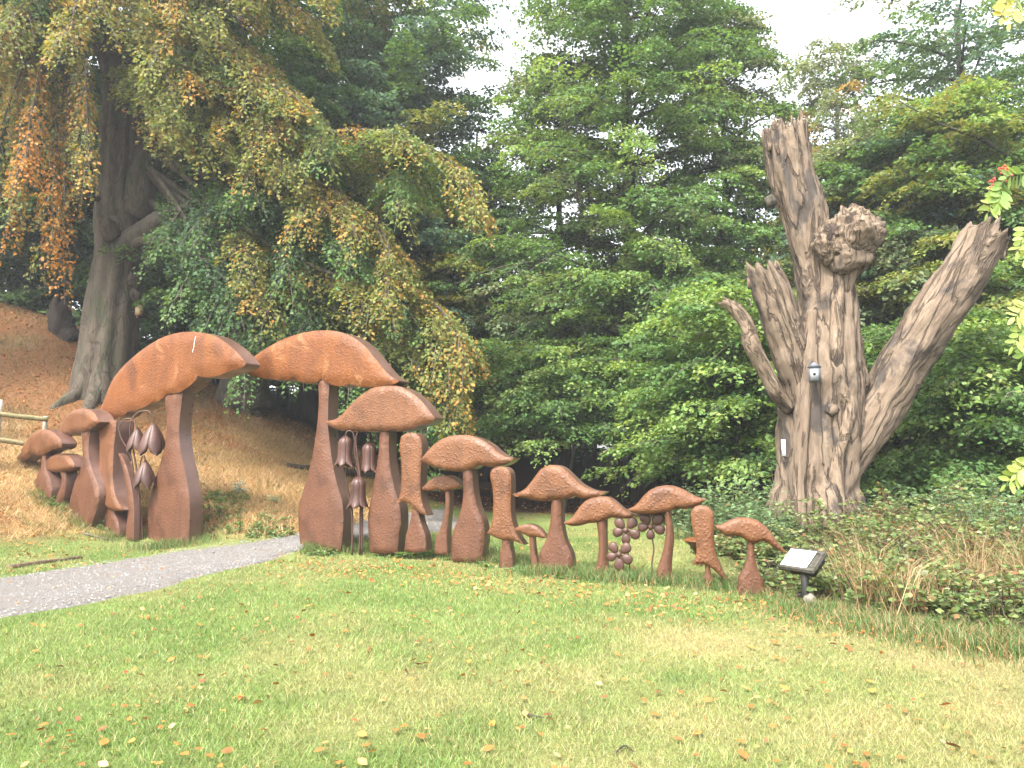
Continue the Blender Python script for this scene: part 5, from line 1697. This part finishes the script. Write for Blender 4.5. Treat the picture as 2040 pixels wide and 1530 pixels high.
# brambles on the right bank
BR = [(1600, 1160, .8, .6, 'bramble patch behind the information board'), (1680, 1190, .8, .6, 'bramble patch just right of the information board'), (1760, 1205, .8, .6, 'bramble patch two strides right of the board'), (1850, 1225, .8, .55, 'low brambles on the lawn edge right of the board'),
      (1600, 1095, .9, .7, 'bramble patch hugging the left foot of the dead trunk'), (1690, 1105, .9, .8, 'bramble patch in front of the dead trunk'), (1780, 1110, 1.0, 1.0, 'thick brambles right of the dead trunk foot'), (1880, 1115, 1.1, 1.1, 'thick brambles below the leaning limb'), (1990, 1120, 1.1, 1.1, 'thick brambles at the right edge'),
      (1720, 1150, .9, .8, 'middle bramble patch between board and dead trunk'), (1830, 1165, .9, .85, 'middle bramble patch under the leaning limb'), (1940, 1175, .9, .9, 'middle bramble patch near the right edge'), (2040, 1180, .9, .9, 'bramble patch cut by the right edge of the picture'),
      (1530, 1115, .6, .5, 'small bramble patch behind the rightmost mushroom'), (1960, 1240, .8, .5, 'low brambles in the right corner of the lawn edge'), (2060, 1250, .8, .5, 'low brambles at the right end of the lawn edge'), (2170, 1130, 1.3, 1.0, 'high brambles just beyond the right edge'), (2190, 1215, 1.1, .7, 'low brambles just beyond the right edge'), (2330, 1150, 1.4, 1.0, 'farthest brambles beyond the right edge'), (1450, 1095, .6, .4, 'low brambles behind the pointed-hem bell cap'), (1560, 1180, .4, .28, 'bramble trails at the foot of the rightmost mushroom')]
for x, y, rx, H, lab in BR:
    bush('bramble', lab, gp(x, y), rx, H * (1.0 if x < 1640 else 1.35), 70, BRM, .072, 'brambles on the right bank', 10, dead=.09, twice=True)
# nettles behind the mushrooms and by the dead trunk
for x, y, rx, H, lab in ((1420, 1068, .9, 1.25, 'nettle patch behind the pointed-hem bell cap'), (1490, 1068, .9, 1.35, 'nettle patch at the left foot of the dead trunk'), (1530, 1088, .6, .95, 'nettle patch behind the rightmost mushroom'), (1860, 1095, .9, 1.4, 'tall nettles below the leaning dead limb'), (1950, 1085, 1.0, 1.5, 'tall nettles near the right edge'), (1750, 1085, .7, 1.0, 'nettles right of the dead trunk foot'), (2020, 1130, .7, 1.3, 'nettles at the right edge of the bank')):
    bush('nettle', lab, gp(x, y), rx, H, 84, NET, .085, 'nettle patches on the right bank', 20, arch=.25, stem_c=(.08, .1, .04), upright=True, dead=.03)
for x, y, rx, H, lab in ((1770, 1090, .3, 1.15, 'tall dead brown dock stalks right of the dead trunk'), (1960, 1170, .25, .8, 'dead brown stalks at the right of the brambles'), (1735, 1165, .45, .5, 'dead brown bracken among the brambles'), (1880, 1210, .5, .4, 'dead brown bracken low on the right')):
    bush('dead_stalks', lab, gp(x, y), rx, H, 34, DED * 1.25, .06, 'dead brown stalks on the bank', 60, arch=.22, stem_c=(.2, .11, .06), upright=True, dead=1.0)
# dead canes arching over the brambles, and dry straw stalks
for q, (x0, y0, x1, y1, hh) in enumerate(((1650, 1190, 1770, 1215, .5), (1700, 1160, 1830, 1190, .7), (1790, 1180, 1650, 1150, .6), (1830, 1150, 1960, 1180, .9), (1740, 1215, 1850, 1245, .4), (1900, 1190, 1790, 1215, .6), (1960, 1160, 2060, 1230, .9), (1880, 1230, 1990, 1250, .5), (1620, 1120, 1700, 1170, .7), (1930, 1140, 1830, 1120, .9))):
    a, b = gp(x0, y0), gp(x1, y1)
    V, F = tube(qbez(a, (a + b) / 2 + ZA * hh * 1.7, b + ZA * .1, 12), np.linspace(.008, .004, 12), 4, False)
    o = mesh('bramble_cane', V, F, M['canes'], origin=a)
    tag(o, CANE[q], 'bramble cane', 'dead canes over the brambles')
# ivy patch beside the arch and tufts at the stems' feet
for x, y, rx, H, lab in ((420, 1015, .85, .28, 'ivy patch on the bank just right of the left arch stem'), (480, 1045, 1.0, .28, 'ivy patch on the bank between the two arch stems'), (455, 990, .5, .16, 'small ivy patch higher on the bank'), (540, 1062, .5, .14, 'small ivy patch beside the path edge'),
                         (100, 1000, .35, .16, 'small ivy tuft below the two leftmost mushrooms'), (230, 1048, .4, .25, 'ivy tuft behind the tall narrow bell-capped mushroom'), (840, 1108, .6, .22, 'ivy clump at the foot of the tall flared bell cap'), (1000, 1128, .4, .15, 'ivy trail at the foot of the kicked-hem bell cap'), (1060, 1138, .35, .12, 'ivy trail left of the pointed-cap mushroom'), (640, 1104, .3, .14, 'ivy tuft at the foot of the tallest mushroom'), (1130, 1150, .35, .10, 'ivy trail below the upswept-cap mushroom'), (1290, 1163, .3, .10, 'ivy tuft below the round-petalled flowers')):
    bush('ivy', lab, gp(x, y), rx, H, 60, np.array([(.07, .135, .04), (.11, .185, .055), (.17, .23, .075)]), .062, 'ivy patches along the mushroom row', 7, dead=.06, twice=x < 600)


def sprig_plant(label, x, y, H, pal):
    bush('weed', label, gp(x, y), .12, H, 9, pal, .09, 'grey-leaved weeds on the bank', 10, arch=.4, upright=True)


sprig_plant('pale grey-leaved weed on the bank between the arch stems', 478, 985, .4, np.array([(.22, .26, .2), (.3, .34, .28), (.38, .42, .36)]))
sprig_plant('pale grey-leaved weed higher up the bank', 545, 1002, .25, np.array([(.18, .24, .14), (.24, .3, .2), (.3, .36, .25)]))

# long grass: round the stems and along the bramble edge
X, Y, H_ = [], [], []
feet = [(85, 990, .3, 300), (122, 1014, .3, 250), (165, 1044, .5, 500), (218, 1072, .4, 400), (337, 1090, .75, 1500), (640, 1096, .75, 1800), (767, 1096, .65, 1300), (826, 1090, .5, 900), (933, 1106, .6, 1500), (880, 1095, .4, 700), (1008, 1122, .45, 900), (1064, 1130, .35, 500), (1106, 1146, .55, 1100), (1197, 1154, .4, 800), (1250, 1160, .45, 700), (1322, 1162, .4, 800), (1412, 1170, .4, 900), (1496, 1176, .45, 1100), (1604, 1222, .4, 500), (720, 1082, .5, 500)]
for x, y, r, n in feet:
    c = gp(x, y)
    X.append(c[0] + RNG.normal(0, r * .6, n)); Y.append(c[1] + RNG.normal(-.05, .16, n)); H_.append(np.full(n, .19) * RNG.uniform(.5, 1.3, n))
for (a, b, n, hh) in (((1640, 1215), (1720, 1245), 2600, .15), ((1690, 1240), (1900, 1285), 5000, .15), ((1880, 1270), (2120, 1310), 5000, .16), ((2100, 1300), (2400, 1350), 5000, .16), ((1490, 1180), (1580, 1195), 1600, .14), ((1650, 1180), (2060, 1230), 5000, .32)):
    p, q = gp(*a), gp(*b)
    u = RNG.random(n)
    X.append(p[0] + (q[0] - p[0]) * u + RNG.normal(0, .3, n)); Y.append(p[1] + (q[1] - p[1]) * u + RNG.normal(.2, .45, n)); H_.append(hh * (.3 + 1.2 * RNG.random(n) ** 2))
for k in range(55):         # straw tufts among the brambles
    c = gp(RNG.uniform(1700, 2080), RNG.uniform(1080, 1240))
    n = 110
    X.append(c[0] + RNG.normal(0, .12, n)); Y.append(c[1] + RNG.normal(0, .12, n)); H_.append(RNG.uniform(.3, .95) * RNG.uniform(.5, 1.2, n))
x, y, h = np.concatenate(X), np.concatenate(Y), np.concatenate(H_)
ok = ~on_path(x, y)
x, y, h = x[ok], y[ok], h[ok]
n = len(x)
far = (x > 3.2)
dryp = RNG.random(n) < np.where(h > .3, .8, np.where(far, .35, .2))
c = np.where(dryp[:, None], C_STRAW * RNG.uniform(.6, 1.2, (n, 1)), np.array([.075, .14, .035]) * RNG.uniform(.6, 1.4, (n, 1)))
V, F, C = blades(x, y, h, np.where(h > .3, .010, .007), c, .75, 2)
tag(mesh('long_grass', V, F, M['grass'], col=C), 'uncut long grass along the mushroom feet and bramble edge', 'grass', kind='stuff')

# ------------------------------------------------------------------ fallen leaves
def leaf_shape(n, ls):
    """curled leaves, 6 points each"""
    a = RNG.random(n) * 6.28
    ax = np.stack([np.cos(a), np.sin(a), RNG.normal(0, .25, n)], -1)
    nr = norm(np.array([0, 0, 1.0]) + RNG.normal(0, .35, (n, 3)))
    b = norm(np.cross(nr, ax))
    nr = np.cross(norm(ax), b)
    cu = RNG.uniform(.05, .6, n)[:, None]
    hl, hw = (ls / 2)[:, None], (ls * RNG.uniform(.25, .4, n))[:, None]
    pts = [-ax * hl, -ax * hl * .3 + b * hw + nr * hw * cu, ax * hl * .4 + b * hw * .8 + nr * hw * cu, ax * hl + nr * hl * cu * .6, ax * hl * .4 - b * hw * .8 + nr * hw * cu, -ax * hl * .3 - b * hw + nr * hw * cu]
    return np.stack(pts, 1)


LF = [np.array([[0, 1, 5], [1, 2, 4], [1, 4, 5], [2, 3, 4]])]
LPAL = np.array([(.40, .15, .035), (.30, .10, .03), (.46, .21, .07), (.20, .08, .035), (.38, .25, .12), (.36, .12, .03), (.42, .28, .10)])
N = 52000
y = 3.2 + 26 * RNG.random(N) ** 1.1
x = (RNG.random(N) * 2 - 1) * (y * .70 + .5)
z = zt(x, y)
dry, hill, straw, litter, wood, rimg = cover(x, y)
band = np.abs(y + .73 * x - 11.9 + .9) / 1.1
row = np.exp(-band ** 2) * sstep(5.2, 3.5, x) * sstep(-5.5, -3.5, x)
lft = sstep(-5, -7.5, x) * sstep(11, 13.5, y) * sstep(.9, .3, hill)
pr = .042 + .75 * row * (0.25 + 1.3 * fbm(x, y, .8, 61)) + .6 * litter + .42 * hill + .5 * lft * (fbm(x, y, .9, 65) > .5) + .10 * (fbm(x, y, .5, 71) > .64)
keep = in_view(x, y, z, 40) & (RNG.random(N) < pr) & (RNG.random(N) > .72 * on_path(x, y))
x, y, z = x[keep], y[keep], z[keep]
n = len(x)
ls = .028 + .052 * RNG.random(n) ** 1.7 * (1 + .05 * np.maximum(y - 11, 0))
S = leaf_shape(n, ls)
cen = np.stack([x, y, z + .030 - .012 * (y > 13)], -1)
cc = LPAL[RNG.choice(7, n, p=[.27, .22, .14, .14, .02, .15, .06])] * RNG.uniform(.7, 1.2, (n, 1))
near = np.where(y < 9.0)[0]
near = near[np.argsort(y[near])][:240]
rest = np.setdiff1d(np.arange(n), near)
k = np.arange(len(rest))[:, None, None] * 6
tag(mesh('leaf_litter', (S[rest] + cen[rest, None]).reshape(-1, 3), [(k + LF[0][None]).reshape(-1, 3)], M['litter'], col=np.repeat(cc[rest], 6, 0)), 'scattered orange and brown fallen beech leaves', 'leaf litter', kind='stuff')
shapes = []
for i in range(24):
    o = mesh('fallen_leaf', S[near[i]], LF, M['litter'], col=np.repeat(cc[near[i]][None], 6, 0))
    shapes.append(o.data)
    bpy.data.objects.remove(o)
for q, i in enumerate(near):
    o = bpy.data.objects.new('fallen_leaf', shapes[q % 24])
    o.location = cen[i]
    o.rotation_euler = (0, 0, float(RNG.random() * 6.28))
    s = float(RNG.uniform(.8, 1.25))
    o.scale = (s, s, s)
    COL.objects.link(o)
    tag(o, 'single curled autumn leaf lying on the front lawn', 'leaf', 'fallen leaves on the front lawn')

# ------------------------------------------------------------------ rowan reaching in from the right
rb = np.array([3.55, 4.3, 0.0])
rb[2] = float(zt(rb[0], rb[1]))
rt = empty('rowan_tree', rb, 'rowan with yellow-green feathery leaves and red berries at the right edge', 'tree')
V, F = tube(spline([rb - ZA * .1, rb + ZA * 1.4 + XA * .05, rb + ZA * 2.6 - XA * .05, rb + ZA * 4.4 + XA * .15], 22), np.linspace(.06, .03, 22), 10, True)
mesh('trunk', V - rb, F, M['bark'], rt, smooth=True)
RPAL = [np.array([.28, .36, .10]), np.array([.20, .30, .09]), np.array([.38, .42, .14]), np.array([.45, .38, .09])]
rs = np.random.default_rng(5)
M['rowan'] = leaf_mat('leaf_rowan', .45, .45, .4, (1.15, 1.1, .6))


def pinnate(p0, p1, n=6, ll=.055, col=RPAL[0]):
    mb = MB()
    ax = norm(p1 - p0)
    L = np.linalg.norm(p1 - p0)
    sd = norm(np.cross(ax, [0.15, -1, 0.1]))
    V, F = tube(np.array([p0, (p0 + p1) / 2 + ZA * .008, p1]), [.002, .0016, .001], 4, False)
    mb.add(V, F, col * .7)
    for i in range(n + 1):
        t = .22 + .78 * i / n
        c = p0 + ax * L * t
        for s in ((-1, 1) if i < n else (0,)):
            d = norm(ax * (.55 if s else 1) + sd * s * .85 + rs.normal(0, .10, 3) - ZA * .2)
            nn = norm(np.cross(d, sd if s == 0 else ax) * (1 if s >= 0 else -1) + rs.normal(0, .25, 3))
            b = norm(np.cross(nn, d))
            l = ll * (.75 + .4 * math.sin(math.pi * (t * .8 + .1))) * rs.uniform(.9, 1.1)
            w = l * .20
            pts = [c, c + d * l * .25 + b * w * .8, c + d * l * .55 + b * w, c + d * l * .85 + b * w * .55, c + d * l, c + d * l * .85 - b * w * .55, c + d * l * .55 - b * w, c + d * l * .25 - b * w * .8, c + d * l * .5 - nn * w * .25]
            mb.add(np.array(pts), [np.array([[k, (k + 1) % 8, 8] for k in range(8)])], col * rs.uniform(.8, 1.2))
    return mb


def rleaf(a, b, d0, d1, k, ll=.075):
    pinnate(P(*a, d0), P(*b, d1), 5, ll, RPAL[k]).build('leaf', M['rowan'], rt, rb)


for pts, r in (([(2180, 300, 4.2), (2110, 320, 4.0), (2040, 345, 3.9), (1990, 352, 3.8)], .006), ([(2200, 420, 4.2), (2120, 430, 4.0), (2050, 440, 3.9)], .006), ([(2200, 560, 4.2), (2120, 575, 4.0), (2050, 610, 3.9)], .006), ([(2200, 860, 4.2), (2120, 880, 4.0), (2050, 910, 3.9)], .006), ([(2190, -60, 4.2), (2110, -50, 4.0), (2020, -20, 3.9)], .006)):
    V, F = tube(spline([P(2240, pts[0][1] + 40, 4.3)] + [P(*q) for q in pts], 16), np.linspace(r * 2, r * .5, 16), 6, False)
    mesh('branch', V - rb, F, M['bark'], rt, smooth=True)
for a, b, k in (((2000, 356), (1968, 425), 0), ((2000, 352), (1990, 405), 1), ((2052, 345), (2006, 352), 1), ((2050, 442), (2028, 500), 0), ((2075, 435), (2045, 515), 2), ((2052, 600), (2022, 632), 2), ((2060, 615), (2018, 690), 0), ((2070, 640), (2035, 720), 1),
                ((2062, 905), (2004, 965), 0), ((2050, 915), (2025, 945), 2), ((2080, 900), (2060, 990), 3), ((2010, -20), (1996, 35), 3), ((2030, -15), (2012, 45), 2), ((2110, 430), (2090, 520), 1), ((2110, 600), (2090, 690), 0), ((2110, 880), (2100, 980), 2)):
    rleaf(a, b, 3.85, 3.8, k, .07)
own = [o for o in rt.children if o.name.split('.')[0] in ('branch', 'leaf')]
for a in (1.25, 2.1, 2.9):          # the boughs on the rowan's other sides
    for o in own:
        c = o.copy()
        COL.objects.link(c)
        c.parent = rt
        c.rotation_euler = (0, 0, a)
g = NG('red_berry')
M['berry'] = g.fin((.50, .035, .03), .3, .5)
for (x, y, n) in ((1996, 338, 11), (1976, 362, 7), (2008, 350, 6)):
    mb = MB()
    c0 = P(x, y, 3.82)
    for k in range(n):
        c = c0 + rs.normal(0, .013, 3)
        V, F = lathe([(.0005, -.0055), (.004, -.004), (.0058, 0), (.004, .004), (.0005, .0055)], 7, c)
        mb.add(V, F)
        V, F = tube(np.array([c, c0 + np.array([.02, 0, .03])]), .0007, 3, False)
        mb.add(V, F)
    mb.build('berry_cluster', M['berry'], rt, rb, smooth=True)

# ------------------------------------------------------------------ veil volume added to imitate lens glare and lift the darks
V, F = boxv(np.array([0, 28.0, 14.0]), XA, YA, ZA, 110.0, 62.0, 17.0)
g = NG('glare_veil')
vol = g.n('ShaderNodeVolumePrincipled')
vol.inputs['Color'].default_value = (0.93, 0.96, 1.0, 1)
vol.inputs['Density'].default_value = 0.0011
vol.inputs['Anisotropy'].default_value = 0.2
g.t.nodes.remove(g.b)
g.l(vol.outputs[0], g.out.inputs['Volume'])
tag(mesh('glare_veil', V, F, g.m), 'thin veil in the air, added to imitate lens glare', 'glare_veil', kind='stuff')
